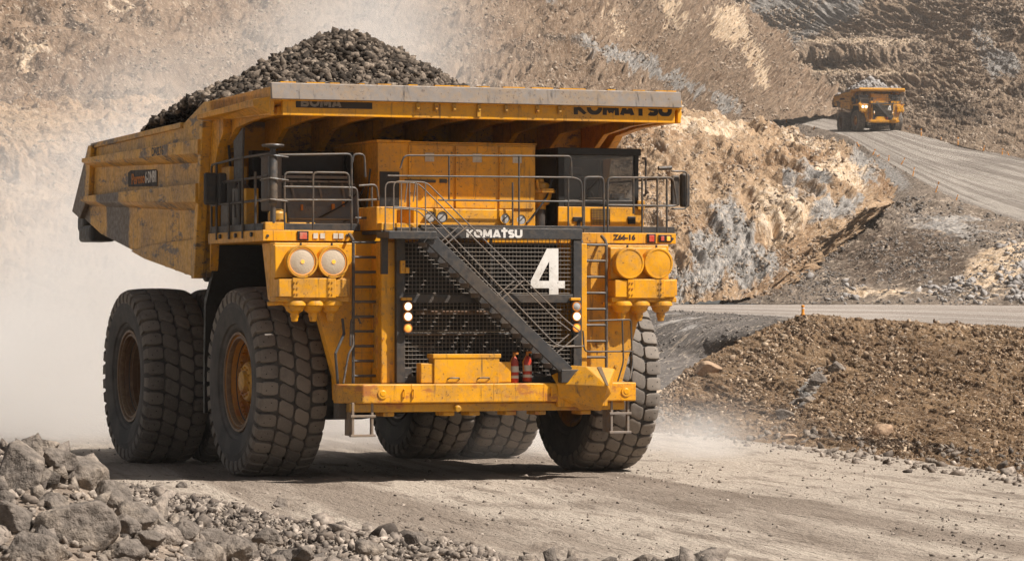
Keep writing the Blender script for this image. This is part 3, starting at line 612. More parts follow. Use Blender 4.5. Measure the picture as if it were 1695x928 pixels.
outer = [(1504, 214, 6, .5), (1525, 225, 12, 0), (1558, 233, 6, 0), (1586, 240, 13, 0), (1628, 249, 8, .2), (1659, 256, 10, .1), (1670, 257, 6, -.4)]
for (u, v, h, l), k in zip(outer, nth[:6] + ['last']): post(u, v, h, l, f'{k} orange post along the far edge of the upper road, counted from the left', 'orange marker posts by the upper road')
FAR_P = hit(1452, 217); print('FARP', FAR_P)

# ================================================================ haul truck (x right, -y forward, z up; origin under the front axle)
TH = R(21.5); TO = Vector((-1.680, 77.631, 0))
truck = empty('haul_truck', TO, TH)
tag(truck, 'huge yellow mining dump truck in front with a white number 4 on its grille', 'dump truck', 'loaded dump trucks on the haul roads')
T = truck
# ---- wheels
def surf(s):                                   # s across the tread -> (u, r) top and base
    sg = 1 if s >= 0 else -1; a = abs(s)
    k = [0, .5, .85, 1.0, 1.12, 1.34]
    tu = np.interp(a, k, [0, .36, .61, .705, .735, .745]); tr = np.interp(a, k, [2.0, 1.99, 1.965, 1.925, 1.86, 1.69])
    bu = np.interp(a, k, [0, .36, .60, .66, .70, .735]); br = np.interp(a, k, [1.92, 1.91, 1.885, 1.82, 1.75, 1.68])
    return (sg * tu, tr), (sg * bu, br)
def tyre_meshes():
    car = MB()
    prof = [(-.50, 1.0), (-.56, 1.04), (-.60, 1.10), (-.64, 1.13), (-.66, 1.20), (-.70, 1.22), (-.725, 1.32), (-.735, 1.48), (-.745, 1.55), (-.738, 1.565), (-.74, 1.60), (-.735, 1.68), (-.70, 1.75), (-.66, 1.82), (-.60, 1.87), (-.36, 1.91), (0, 1.92)]
    prof = prof + [(-a, r) for a, r in prof[::-1][1:]]
    car.lathe(prof, seg=96)
    pin = MB(); tr = MB(); N = 36; da = 2 * math.pi / N
    def block(s0, s1, a0, a1, p=5.0, nseg=18, skew=0.0, wave=0.0):
        sc, sh = (s0 + s1) / 2, (s1 - s0) / 2; ac, ah = (a0 + a1) / 2, (a1 - a0) / 2
        vs = []
        rings = [(1.0, 0.0), (.985, .75), (.95, .95), (.86, 1.0), (.5, 1.0)]
        for k, hgt in rings:
            for i in range(nseg):
                t = 2 * math.pi * i / nseg; ct, st = math.cos(t), math.sin(t)
                q = (abs(ct) ** p + abs(st) ** p) ** (-1 / p)
                s = sc + sh * q * ct * k; a = ac + ah * q * st * (k if hgt > 0 else 1.0) + skew * (s - sc) + wave * math.sin((s - sc) / sh * 2.6)
                (tu, tr_), (bu, br) = surf(s); u = bu + (tu - bu) * hgt; r = br - .01 + (tr_ - br + .01) * hgt
                vs.append((u, r * math.cos(a), r * math.sin(a)))
        s = sc; a = ac; (tu, tr_), _ = surf(s); vs.append((tu, tr_ * math.cos(a), tr_ * math.sin(a)))
        n = nseg; fs = [(j * n + i, j * n + (i + 1) % n, (j + 1) * n + (i + 1) % n, (j + 1) * n + i) for j in range(len(rings) - 1) for i in range(n)]
        fs += [(4 * n + i, 4 * n + (i + 1) % n, 5 * n) for i in range(n)]
        tr.add(vs, fs, True)
    for k in range(N):
        a = k * da
        block(.50, 1.06, a + da * .07, a + da * .90); block(-1.06, -.50, a + da * .57 , a + da * 1.40)
        block(.02, .47, a + da * .28, a + da * 1.22, p=4.2, skew=.05, wave=.016); block(-.47, -.02, a + da * .78, a + da * 1.72, p=4.2, skew=.05, wave=.016)
        # lug flank on the side wall
        for sg, off in ((1, .07), (-1, .57)):
            a0 = a + da * (off + .06); a1 = a + da * (off + .70)
            vs = []
            for (u, r) in ((.70, 1.90), (.742, 1.86), (.752, 1.74), (.738, 1.66), (.70, 1.68)):
                for aa in (a0, a1): vs.append((sg * u, r * math.cos(aa), r * math.sin(aa)))
            fs = [(0, 2, 3, 1), (2, 4, 5, 3), (4, 6, 7, 5), (0, 8, 6, 4), (0, 4, 2), (1, 3, 5), (1, 5, 7, 9)]
            tr.add(vs, [f if sg > 0 else f[::-1] for f in fs], False)
        for (s_, o_) in ((.70, .35), (.86, .62), (-.70, .85), (-.86, 1.12)):      # pin holes
            (tu, r_), _ = surf(s_); aa = a + da * o_; n0 = len(pin.v)
            for q in range(6): pin.v.append((tu + .014 * math.cos(q * 1.047), (r_ + .003) * math.cos(aa + .007 * math.sin(q * 1.047)), (r_ + .003) * math.sin(aa + .007 * math.sin(q * 1.047))))
            pin.f.append(tuple(range(n0, n0 + 6))); pin.sm.append(False)
    return car, tr, pin
car_mb, tread_mb, pin_mb = tyre_meshes()
def make_wheel(front):
    rim = MB()
    rim.lathe([(-.50, 1.0), (-.575, 1.045), (-.60, 1.035), (-.60, .985), (-.555, .965), (-.54, .93), (-.50, .92), (-.48, .88), (-.40, .86), (-.38, .83), (-.34, .815), (-.33, .795), (-.22, .79), (-.215, .77), (-.12, .765), (-.11, .745), (-.10 if front else .18, .74), (-.09 if front else .20, .72), (-.09 if front else .22, .1), (-.09 if front else .22, 0.001)], seg=64)
    fl_ = MB(); fl_.lathe([(-.52, 1.0), (-.60, 1.05), (-.625, 1.045), (-.625, 1.0), (-.60, .985), (-.56, .98), (-.555, .955), (-.59, .95), (-.595, .915), (-.56, .90), (-.50, .90)], seg=64)
    rim.lathe([(.50, 1.0), (.58, 1.03), (.56, .95), (.45, .85), (.30, .82), (.28, .4), (.40, .38), (.40, .001)], seg=48)
    bb = MB()
    for i in range(40):                         # bolt ring
        a = 2 * math.pi * i / 40; rr = .785 if front else .76; x0 = -.30 if front else .10
        bb.tube([(x0, rr * math.cos(a), rr * math.sin(a)), (x0 - .07, rr * math.cos(a), rr * math.sin(a))], .024, 6)
    m = M['rim_yellow'] if front else M['brown_rim']
    w = rim.build('wheel', m)
    fl_.build('rim_flange', M['flange'], w)
    g_ = MB(); g_.lathe([(-.553, .972), (-.553, .955)], seg=48); g_.lathe([(-.40, .858), (-.385, .832)], seg=48); g_.build('rim_gap', M['black'], w)
    ty = car_mb.build('tyre', M['rubber'], w)
    td = tread_mb.build('tread', M['tread'], ty)
    pin_mb.build('pin_holes', M['black'], ty)
    bb.build('bolts', m, w)
    if front:
        h = MB(); h.lathe([(-.08, .70), (-.16, .69), (-.18, .60), (-.17, .50), (-.24, .44), (-.42, .41), (-.46, .37), (-.47, .24), (-.55, .22), (-.57, .15), (-.57, .001)], seg=40)
        for i in range(20):
            a = 2 * math.pi * i / 20; h.tube([(-.14, .64 * math.cos(a), .64 * math.sin(a)), (-.23, .64 * math.cos(a), .64 * math.sin(a))], .03, 6)
        for i in range(12):
            a = 2 * math.pi * i / 12; h.tube([(-.44, .30 * math.cos(a), .30 * math.sin(a)), (-.51, .30 * math.cos(a), .30 * math.sin(a))], .025, 6)
        h.build('hub', M['yellow_dirty'], w)
    return w
SKIP = set()
def copy_tree(o, parent=None):
    c = o.copy(); C.link(c); c.parent = parent
    for ch in list(o.children):
        if ch.name.split('.')[0] not in SKIP: copy_tree(ch, c)
    return c
wf = make_wheel(True); wf.parent = T; wf.location = (-3.75, 0, 1.97); wf.rotation_euler = (R(3), 0, 0)
w2 = copy_tree(wf, T); w2.location = (3.75, 0, 1.97); w2.rotation_euler = (R(8), 0, math.pi)
wr = make_wheel(False); wr.parent = T; wr.location = (-4.08, 7.3, 1.97); wr.rotation_euler = (R(14), 0, 0)
for x, rz, rx in ((-2.42, math.pi, 5), (2.42, 0, 2), (4.08, math.pi, 11)):
    c = copy_tree(wr, T); c.location = (x, 7.3, 1.97); c.rotation_euler = (R(rx), 0, rz)

# ---- chassis
b = MB()
for sx in (-1, 1): b.box(sx * 1.5 - .3, sx * 1.5 + .3, -3.35, 9.6, 1.75, 2.75)
b.box(-1.2, 1.2, -1.2, 1.2, 1.35, 3.1); b.box(-2.0, 2.0, -3.3, -1.6, 1.55, 2.2)
b.box(-1.9, 2.2, -2.15, 3.6, 2.2, 4.85)
b.box(-3.0, -2.0, 2.35, 5.3, 1.3, 3.0); b.box(2.0, 3.3, 2.35, 5.3, 1.3, 3.4)
b.build('chassis', M['black'], T, .03)
b = MB(); b.lathe([(-3.1, .5), (-2.0, .9), (-.9, 1.05), (.9, 1.05), (2.0, .9), (3.1, .5)], (0, 7.3, 1.97), 'x', 32); b.box(-2.9, 2.9, -.35, .35, 1.45, 2.3)
b.build('axle_housing', M['black'], T, each=True)
b = MB()
for sx in (-1, 1):
    b.tube([(sx * 2.35, -.1, 1.7), (sx * 2.25, .2, 4.6)], .27, 20); b.tube([(sx * 2.35, -.1, 1.9), (sx * 2.3, .1, 3.2)], .34, 20)
b.build('suspension_strut', M['dark'], T, each=True)
# wheel arch lining behind the front wheel
b = MB(); b.prism([(1.35, 4.86), (2.42, 3.6), (2.5, 2.4), (2.5, 1.25), (2.62, 1.25), (2.62, 2.4), (2.55, 3.7), (1.5, 4.86)], 'x', -4.35, -2.0)
b.prism([(1.35, 4.86), (2.42, 3.6), (2.5, 2.4), (2.62, 2.4), (2.55, 3.7), (1.5, 4.86)], 'x', 2.2, 4.3)
b.build('mud_flap', M['black'], T, .01, each=True)
b = MB()                                        # body pivot bracket, tapering down between the wheels
for sx in (-1, 1): b.prism([(3.4, 4.6), (5.75, 4.75), (5.2, 3.4), (4.0, 2.2), (3.55, 2.3)], 'x', sx * 2.75 - .3, sx * 2.75 + .3)
b.build('pivot_bracket', M['yellow_dirty'], T, .03, each=True)
b = MB(); b.tube([(-2.2, 3.4, 2.4), (-1.6, 3.0, 5.0)], .25, 16); b.tube([(2.2, 3.4, 2.4), (1.6, 3.0, 5.0)], .25, 16)
b.build('hoist_cylinder', M['dark'], T, each=True)

# ---- front fenders
def fender(sx, x0, x1):
    b = MB(); e = sx * x1
    poly = [(x0, 4.84), (e, 4.84), (e, 3.62), (sx * 3.62, 3.62), (sx * 3.16, 1.98), (sx * 3.16, 1.62), (x0, 1.62)]
    b.prism(poly, 'y', -2.9, -2.62)
    b.prism([(-2.62, 4.84), (-2.05, 4.84), (-2.45, 3.7), (-2.62, 3.62)], 'x', e, e - sx * .9)       # side return
    b.prism([(-2.62, 4.84), (-1.7, 4.84), (-2.1, 1.62), (-2.62, 1.62)], 'x', x0, x0 + sx * .75)
    o = b.build('fender', M['yellow'], T, .02)
    b = MB()
    for z in (2.6, 3.3, 4.2): b.box(min(x0, x0 + sx * .6), max(x0, x0 + sx * .6), -2.912, -2.899, z, z + .018)
    for zz, xx in ((3.0, 3.02), (2.3, 3.0), (2.75, 2.6), (3.4, 2.85)): b.lathe([(0, .035), (.02, .035), (.02, .001)], (sx * xx, -2.9, zz), 'y', 12, False, -1)
    b.build('fender_seam', M['yellow_dirty'], o, each=True)
fender(-1, -2.25, 4.5); fender(1, 2.1, 4.22)
# ---- headlight clusters
def headlights(x0, x1, lx, cover, bulbs):
    b = MB(); b.prism([(-2.9, 4.80), (-3.08, 4.78), (-3.12, 4.12), (-2.9, 4.12)], 'x', x0, x1 - .12)
    h = b.build('headlight_bracket', M['yellow'], T, .02)
    b = MB(); b.box(x0 + .02, x1 - .02, -3.30, -2.9, 3.74, 4.10); b.box(x0 - .03, x1 + .03, -3.24, -2.9, 3.64, 3.74); b.box(x0 + .30, x1 - .28, -3.325, -3.30, 3.72, 4.12)
    b.box(x1 - .24, x1 + .06, -3.2, -2.9, 3.78, 4.12); b.tube([(x0 - .16, -3.1, 3.60), (x0 + .2, -3.1, 3.62)], .045, 8)
    b.build('junction_box', M['yellow'], h, .015)
    b = MB()
    for x in (x0 + .34, x0 + .40, x1 - .36, x1 - .42):
        for z in (3.80, 3.92, 4.04): b.lathe([(0, .018), (.02, .018), (.02, .001)], (x, -3.325, z), 'y', 8, False, -1)
    b.build('rivets', M['yellow_dirty'], h)
    for x in bulbs:
        b = MB(); b.lathe([(0, .23), (.05, .25), (.09, .25), (.12, .20), (.20, .17), (.24, .11), (.25, .09), (.32, .09), (.34, .075), (.40, .07), (.42, .05), (.42, .001)], (x, -3.08, 3.66), 'z', 24, True, -1)
        b.build('stud_housing', M['yellow'], h)
    for i, x in enumerate(lx):
        b = MB(); b.lathe([(-.30, .26), (-.05, .325), (.14, .33), (.17, .325), (.17, .29), (.13, .285)], (x, -3.16, 4.45), 'y', 40, True, -1)
        l = b.build('headlight', M['yellow'], h)
        b = MB(); b.lathe([(.125, .285), (.15, .22), (.165, .12), (.17, .001)] if not cover else [(.17, .325), (.178, .315), (.178, .285), (.165, .28), (.175, .15), (.18, .001)], (x, -3.16, 4.45), 'y', 40, True, -1)
        b.build('lens' if not cover else 'lamp_cover', M['lens'] if not cover else M['yellow'], l)
        if not cover:
            b = MB()
            for rr in (.262,): b.lathe([(.172 - rr * .12, rr), (.182 - rr * .12, rr + .006), (.168 - rr * .12, rr + .013)], (x, -3.16, 4.45), 'y', 32, False, -1)
            b.lathe([(.16, .045), (.178, .04), (.18, .001)], (x, -3.16, 4.45), 'y', 16, True, -1); b.build('lens_ring', M['lens_amber'], l)
        b = MB(); b.tube([(x, -3.2, 4.10), (x, -3.2, 4.16)], .03, 8); b.tube([(x, -3.2, 4.76), (x, -3.2, 4.83)], .025, 8); b.build('lamp_pin', M['dark'], l)
headlights(-4.55, -3.05, (-4.04, -3.38), False, (-4.13, -3.74, -3.36))
headlights(2.80, 4.22, (3.14, 3.80), True, (3.05, 3.45, 3.95))

# ---- bumper
b = MB(); b.prism([(-3.02, -4.1), (2.95, -4.1), (2.95, -3.4), (-3.42, -3.4), (-3.42, -3.7)], 'z', 1.60, 1.985)
bump = b.build('bumper', M['bumper'], T, .025)
b = MB(); b.box(-3.25, 2.75, -3.98, -3.2, 1.42, 1.60); b.build('lower_beam', M['yellow_dirty'], bump, .03)
b = MB()
for x in (-2.4, -1.1, -.55, .25, .9, 1.9): b.box(x - .12, x + .12, -3.9, -3.4, 1.33, 1.42)
b.tube([(-.98, -4.0, 1.50), (-.98, -4.12, 1.47)], .07, 10)
b.build('tow_lug', M['yellow_dirty'], bump, .02, each=True)
b = MB()
for x in (-2.6, 2.72): b.lathe([(0, .105), (.02, .105), (.02, .07), (.03, .05), (.03, .001)], (x, -4.1, 1.80), 'y', 20, False, -1)
for x in (-2.15, -1.95, 1.05): b.tube([(x, -4.1, 1.72), (x, -4.14, 1.72), (x, -4.14, 1.88), (x, -4.1, 1.88)], .016, 6)
for x in (-1.98, -.2, .9): b.box(x - .006, x + .006, -4.106, -4.09, 1.61, 1.98)
b.build('bumper_fittings', M['yellow'], bump, each=True)
b = MB(); b.box(-3.40, -3.05, -3.72, -3.38, 1.28, 1.60); b.tube([(-3.35, -3.5, 1.98), (-3.4, -3.5, 2.6), (-3.15, -3.3, 3.0), (-3.15, -3.2, 3.3)], .03, 8)
b.build('corner_step_bracket', M['dark'], bump)
# wedge bracket (folded pocket for the stair foot)
b = MB()
v = [(1.16, -4.13, 1.97), (1.70, -4.40, 2.32), (2.34, -4.40, 2.27), (2.40, -4.13, 1.93), (1.93, -5.0, 1.93), (1.93, -4.65, 1.42), (1.68, -4.13, 1.44), (2.06, -4.13, 1.44), (1.22, -4.13, 1.70), (2.37, -4.13, 1.76), (1.56, -4.0, 2.34), (2.36, -4.0, 2.29), (1.10, -4.0, 2.14)]
b.add(v, [(0, 8, 4), (0, 4, 1), (1, 4, 2), (2, 4, 3), (3, 4, 9), (8, 6, 5, 4), (4, 5, 7, 9), (6, 7, 5), (1, 2, 11, 10), (0, 1, 10, 12), (2, 3, 11)])
b.box(1.2, 2.3, -4.12, -4.0, 1.50, 2.2)
b.build('wedge_pocket', M['yellow'], bump, .012, 1)
b = MB(); b.add([(1.90, -5.008, 1.945), (1.95, -5.008, 1.945), (2.04, -4.41, 2.31), (1.94, -4.41, 2.315)], [(0, 1, 2, 3)]); b.lathe([(0, .05), (.012, .001)], (1.66, -4.37, 2.2), 'z', 10); b.build('wedge_slot', M['black'], bump)
# tool box
b = MB(); b.box(-1.47, -.05, -4.02, -3.68, 1.99, 2.56); b.box(-1.74, -1.47, -3.98, -3.70, 2.0, 2.40); b.box(-.05, .22, -3.98, -3.70, 2.0, 2.42)
tb = b.build('tool_box', M['yellow'], T, .015)
b = MB(); b.box(-1.50, -.02, -4.035, -3.67, 2.50, 2.585)
b.build('box_lid', M['yellow'], tb, .01)
b = MB()
for x in (-1.05, -.4): b.tube([(x - .13, -4.02, 2.08), (x - .10, -4.07, 2.10), (x + .10, -4.07, 2.10), (x + .13, -4.02, 2.08)], .014, 6)
for x in (-.95, -.15): b.tube([(x, -3.85, 2.58), (x, -3.85, 2.66)], .03, 8)
b.build('box_handle', M['dark'], tb, each=True)
# fire extinguishers
for x, dz in ((.33, 0), (.62, .02)):
    b = MB(); b.lathe([(0, .085), (.02, .095), (.42, .095), (.50, .06), (.53, .035)], (x, -3.86, 1.99 + dz), 'z', 20)
    e = b.build('fire_extinguisher', M['red'], T)
    b = MB(); b.lathe([(.22, .0975), (.34, .0975)], (x, -3.86, 1.99 + dz), 'z', 20); b.lathe([(.09, .0975), (.15, .0975)], (x, -3.86, 1.99 + dz), 'z', 20); b.build('extinguisher_label', M['label'], e, each=True)
    b = MB(); b.tube([(x, -3.86, 2.50 + dz), (x, -3.86, 2.59 + dz)], .03, 8); b.box(x - .02, x + .09, -3.88, -3.84, 2.57 + dz, 2.61 + dz); b.tube([(x - .03, -3.87, 2.52 + dz), (x - .11, -3.90, 2.40 + dz), (x - .10, -3.93, 2.2 + dz)], .014, 6); b.build('extinguisher_valve', M['orange_ink'], e)
# ---- grille housing
b = MB(); b.box(-2.42, -2.05, -3.5, -2.2, 1.99, 4.86); b.box(1.80, 2.10, -3.5, -2.2, 1.99, 4.86); b.box(-2.05, 1.80, -2.5, -2.2, 1.99, 4.86)
gh = b.build('radiator_housing', M['yellow'], T, .02)
b = MB()
for z in (2.4, 2.9, 3.4, 3.9, 4.4):
    for x in (-2.44, -2.25): b.lathe([(0, .03), (.03, .03), (.03, .001)], (x + .05, -3.5, z), 'y', 8, False, -1)
b.box(-2.46, -2.42, -3.3, -3.1, 2.3, 3.6)
b.build('hinges', M['yellow_dirty'], gh, each=True)
b = MB(); b.box(-2.04, 1.79, -2.60, -2.51, 2.0, 4.85)
for z in (2.98, 3.42): b.tube([(-1.9, -2.72, z), (1.6, -2.72, z)], .05, 8)
for x in (-.4,): b.box(x, x + .05, -2.70, -2.605, 2.0, 4.85)
b.build('radiator_core', M['black'], gh)
b = MB(); b.box(-1.6, .6, -3.30, -3.22, 3.38, 3.46); b.box(-1.8, -.1, -3.30, -3.22, 2.95, 3.0); b.build('radiator_bar', M['brown_rim'], gh, .01, each=True)
b = MB()                                        # grille frame
b.box(-2.14, -1.96, -3.64, -3.5, 2.0, 4.93); b.box(1.74, 1.93, -3.64, -3.5, 2.0, 4.93)
b.box(-1.96, 1.74, -3.63, -3.5, 3.62, 3.80); b.box(-1.96, 1.74, -3.63, -3.5, 2.0, 2.12); b.box(-2.14, 1.93, -3.66, -3.42, 4.93, 5.15)
b.box(-1.96, -1.80, -3.60, -3.5, 2.12, 2.30); b.box(-.08, -.02, -3.56, -3.5, 3.8, 4.93)
gf = b.build('grille_frame', M['dark'], T, .012)
b = MB()
nx = 45
for i in range(nx + 1): x = -1.94 + i * (3.66 / nx); b.tube([(x, -3.565, 2.1), (x, -3.565, 4.94)], .0075, 4, False)
for i in range(34): z = 2.14 + i * .084; b.tube([(-1.96, -3.58, z), (1.74, -3.58, z)], .0075, 4, False)
b.build('grille_mesh', M['wire'], gf)
def text(s, size, name, mat, parent, loc, rot, bold=.02, ext=.006, squash=1.0, space=1.0):
    cu = bpy.data.curves.new(name, 'FONT'); cu.body = s; cu.size = size; cu.extrude = ext; cu.offset = bold; cu.align_x = 'CENTER'; cu.align_y = 'CENTER'; cu.space_character = space; cu.resolution_u = 4
    o = bpy.data.objects.new(name, cu); C.link(o); dg = bpy.context.evaluated_depsgraph_get(); dg.update()
    me = bpy.data.meshes.new_from_object(o.evaluated_get(dg)); bpy.data.objects.remove(o)
    me.materials.clear(); me.materials.append(mat); me.transform(Matrix.Diagonal((squash, 1, 1, 1)))
    m = bpy.data.objects.new(name, me); C.link(m); m.parent = parent; m.location = loc; m.rotation_euler = rot; return m
FR_ = (R(90), 0, 0)
def heavy_letters(word, x0, z0, h, w, y, name, mat, parent, st=.135):
    ring = lambda cx, cy, rx, ry, a0, a1, n: [(cx + rx * math.cos(R(a0 + (a1 - a0) * i / n)), cy + ry * math.sin(R(a0 + (a1 - a0) * i / n))) for i in range(n + 1)]
    G = {'K': (.92, [[(.15, 0), (.15, 1)], [(.26, .50), (.80, 1)], [(.26, .52), (.82, 0)]]), 'O': (1.12, [ring(.54, .5, .40, .37, 0, 360, 24)]),
         'M': (1.26, [[(.14, 0), (.20, 1)], [(.22, .93), (.58, .18)], [(.60, .18), (.94, .93)], [(.96, 1), (1.02, 0)]]), 'A': (1.02, [[(.10, 0), (.46, .98)], [(.50, .98), (.86, 0)], [(.30, .26), (.68, .26)]]),
         'T': (.84, [[(.02, .87), (.80, .87)], [(.41, .74), (.41, 0)]]), 'S': (.84, [ring(.42, .70, .27, .19, 30, 270, 14) + ring(.42, .31, .27, .20, 90, -150, 14)]), 'U': (1.02, [[(.15, 1)] + ring(.49, .36, .34, .25, 180, 360, 14) + [(.83, 1)]]), 'B': (.9, [[(.14, 0), (.14, 1)], [(.2, .88)] + ring(.5, .70, .2, .18, 90, -90, 8) + [(.2, .5)], [(.5, .5)] + ring(.5, .30, .24, .19, 90, -90, 8) + [(.2, .12)]])}
    b = MB(); tot = sum(G[c][0] for c in word); k = w / tot; x = x0; lay = 0
    for c in word:
        adv, strokes = G[c]
        for s_ in strokes:
            lay += 1; yy = y - .0012 * (lay % 3)
            P = [Vector((x + p[0] * k, z0 + p[1] * h)) for p in s_]; n = len(P); closed = (P[0] - P[-1]).length < 1e-5
            L_, R_ = [], []
            for i in range(n):
                a = P[i - 1] if i else (P[-2] if closed else P[0]); c2 = P[i + 1] if i < n - 1 else (P[1] if closed else P[-1])
                d = (c2 - a).normalized(); nn = Vector((-d.y, d.x)) * st * h * 1.0; nn.x *= (k / h) ** .5
                L_.append(P[i] + nn); R_.append(P[i] - nn)
            vs = [(q.x, yy, q.y) for q in L_] + [(q.x, yy, q.y) for q in R_]
            b.add(vs, [(i, i + 1, n + i + 1, n + i) for i in range(n - 1)])
        x += adv * k
    for i, v in enumerate(b.v): b.v[i] = (v[0], v[1], min(z0 + h, max(z0, v[2])))
    return b.build(name, mat, parent)
heavy_letters('KOMATSU', -.64, 4.955, .165, 1.24, -3.665, 'maker_lettering', M['white'], gf, .15)
b = MB(); b.lathe([(0, .03), (.004, .001)], (.19, -3.665, 5.135), 'y', 8, False, -1); b.build('lettering_dot', M['white'], gf)
# the figure 4
b = MB(); P4 = [(1.20, 4.74), (1.415, 4.74), (1.415, 4.075), (1.56, 4.075), (1.56, 3.92), (1.415, 3.92), (1.415, 3.72), (1.21, 3.72), (1.21, 3.92), (.80, 3.92), (.80, 4.06)]
def poly_face(b, outer, y0, y1):
    b.prism(outer, 'y', y0, y1)
for q in ([(1.21, 4.74), (1.415, 4.74), (1.415, 3.72), (1.21, 3.72)], [(1.415, 4.075), (1.56, 4.075), (1.56, 3.925), (1.415, 3.925)], [(.80, 4.075), (.98, 4.075), (1.21, 4.48), (1.21, 4.74), (1.16, 4.74)], [(.80, 4.075), (1.21, 4.075), (1.21, 3.925), (.80, 3.925)]):
    b.prism(q, 'y', -3.605, -3.595)
b.build('number_sign', M['white'], gf)
# work lights beside the grille
for sx, x in ((-1, -1.93), (1, 1.77)):
    b = MB(); b.box(x - .10, x + .10, -3.70, -3.64, 3.22, 3.66); b.box(x - .085, x + .085, -3.70, -3.64, 3.02, 3.20)
    b.build('light_plate', M['dark'], gf, .01, each=True)
    b = MB(); b.box(x - .13, x + .09, -3.74, -3.64, 3.67, 3.73); b.build('light_shade', M['yellow'], gf, .01)
    for z, m, r in ((3.55, 'lens_lit', .078), (3.345, 'lens_lit', .078), (3.11, 'lens_amber', .07)):
        if sx > 0 and m == 'lens_lit': m = 'lens_lit' if z < 3.5 else 'lens_chrome'
        b = MB(); b.lathe([(0, r + .02), (.05, r + .02), (.05, r)], (x, -3.70, z), 'y', 20, True, -1); w = b.build('work_light', M['orange_ink'], gf)
        b = MB(); b.lathe([(.045, r), (.06, r * .6), (.065, .001)], (x, -3.70, z), 'y', 20, True, -1); b.build('lens', M[m], w)
b = MB(); b.box(-2.08, -1.98, -3.72, -3.64, 4.22, 4.48); b.box(-1.98, -1.90, -3.74, -3.64, 4.22, 4.34); b.build('latch', M['yellow'], gf, .01)
# ---- deck
b = MB()
b.box(-4.65, -2.70, -2.6, 1.25, 4.875, 5.10); b.box(2.35, 4.52, -2.6, 1.25, 4.875, 5.10); b.box(-2.70, 2.35, -2.2, 1.25, 4.88, 5.095)
dk = b.build('deck', M['yellow'], T, .012)
b = MB()
b.box(-4.60, -2.55, -2.58, -2.54, 5.10, 5.235); b.box(-4.63, -4.59, -2.5, 1.2, 5.10, 5.24); b.box(2.10, 4.50, -2.58, -2.54, 5.10, 5.235); b.box(4.46, 4.50, -2.5, 1.2, 5.10, 5.24)
b.box(-1.6, 2.12, -3.60, -2.4, 5.15, 5.21); b.box(-2.42, -1.6, -3.5, -2.3, 5.02, 5.09)
b.build('kick_plate', M['dark'], dk, .006)
b = MB(); b.box(-4.60, -4.2, -2.60, -2.3, 5.10, 5.26); b.box(-4.05, -3.5, -2.50, -2.2, 5.10, 5.26); b.build('deck_block', M['yellow'], dk, .01, each=True)
b = MB()
for x, z in ((-4.55, 4.98), (-2.85, 5.0), (4.43, 4.98)): b.lathe([(0, .03), (.02, .03), (.02, .001)], (x, -2.6, z), 'y', 10, False, -1)
for y in (-1.9, -.8, .3): b.tube([(-4.66, y, 5.02), (-4.70, y, 5.02)], .05, 8)
b.box(-4.43, -4.425, -2.604, -2.59, 4.88, 5.095)
b.build('deck_bolt', M['dark'], dk)
def marker_lamp(x, z, m, w=.10, h=.08):
    b = MB(); b.box(x - w - .03, x + w + .03, -2.63, -2.60, z - h - .02, z + h + .02); l = b.build('marker_lamp', M['black'], dk, .01)
    b = MB(); b.box(x - w + .01, x + w - .01, -2.65, -2.63, z - h + .01, z + h - .01); b.build('lens', M[m], l, .02)
marker_lamp(-3.80, 4.985, 'lens_red', .09); marker_lamp(3.94, 4.985, 'lens_red', .07); marker_lamp(4.19, 4.985, 'lens_red', .05, .06); marker_lamp(4.33, 4.985, 'lens_amber', .05, .06)
b = MB()
for x in (-3.53, -3.38, -3.1, -2.98): b.box(x - .05, x + .05, -2.62, -2.60, 4.93, 5.04)
b.build('deck_plate', M['label'], dk, .004, each=True)
text('Z66-16', .15, 'model_lettering', M['ink'], dk, (3.33, -2.606, 5.00), FR_, .006, .003, 1.12, 1.0)
# ---- cabinets on the deck
b = MB(); b.box(-1.97, 1.55, -2.0, .9, 5.10, 6.95)
cb = b.build('equipment_cabinet', M['yellow'], T, .02)
b = MB(); b.box(-2.0, -1.25, -2.03, .95, 6.95, 7.0); b.box(-1.25, 1.58, -2.03, .95, 6.95, 6.975); b.build('cabinet_roof', M['yellow'], cb, .008)
b = MB()
for x0, x1 in ((-1.30, -.32), (-.26, .64), (.72, 1.50)): b.box(x0, x1, -2.035, -2.0, 5.60, 6.90)
dr = b.build('cabinet_door', M['yellow'], cb, .008)
b = MB()
for x in (-.36, -.22, .60, .76, -1.26):
    for z in (5.9, 6.2, 6.55, 6.75): b.lathe([(0, .012), (.012, .012), (.012, .001)], (x, -2.035, z), 'y', 6, False, -1)
b.box(-.62, -.46, -2.06, -2.035, 6.12, 6.20); b.build('door_latch', M['dark'], dr, each=True)
b = MB()
for x in (-.84, .22, 1.12): b.box(x - .10, x + .10, -2.045, -2.035, 6.56, 6.74)
b.build('warning_label', M['label'], dr, each=True)
b = MB(); b.box(-1.93, -1.50, -2.02, -1.99, 5.62, 6.34); b.build('cabinet_opening', M['black'], cb)
b = MB(); b.box(-1.40, -.72, -2.10, -2.04, 6.12, 6.18); b.build('grab_bar', M['dark'], cb, .01)
b = MB(); b.box(-2.42, -1.98, -3.2, -2.05, 5.10, 5.58); b.box(-1.62, .56, -3.2, -2.05, 5.21, 5.55); lp = b.build('hood_ledge', M['yellow'], T, .02)
b = MB(); b.box(-2.40, -1.35, -3.45, -3.2, 5.095, 5.24); b.build('step_block', M['yellow'], lp, .01, each=True)
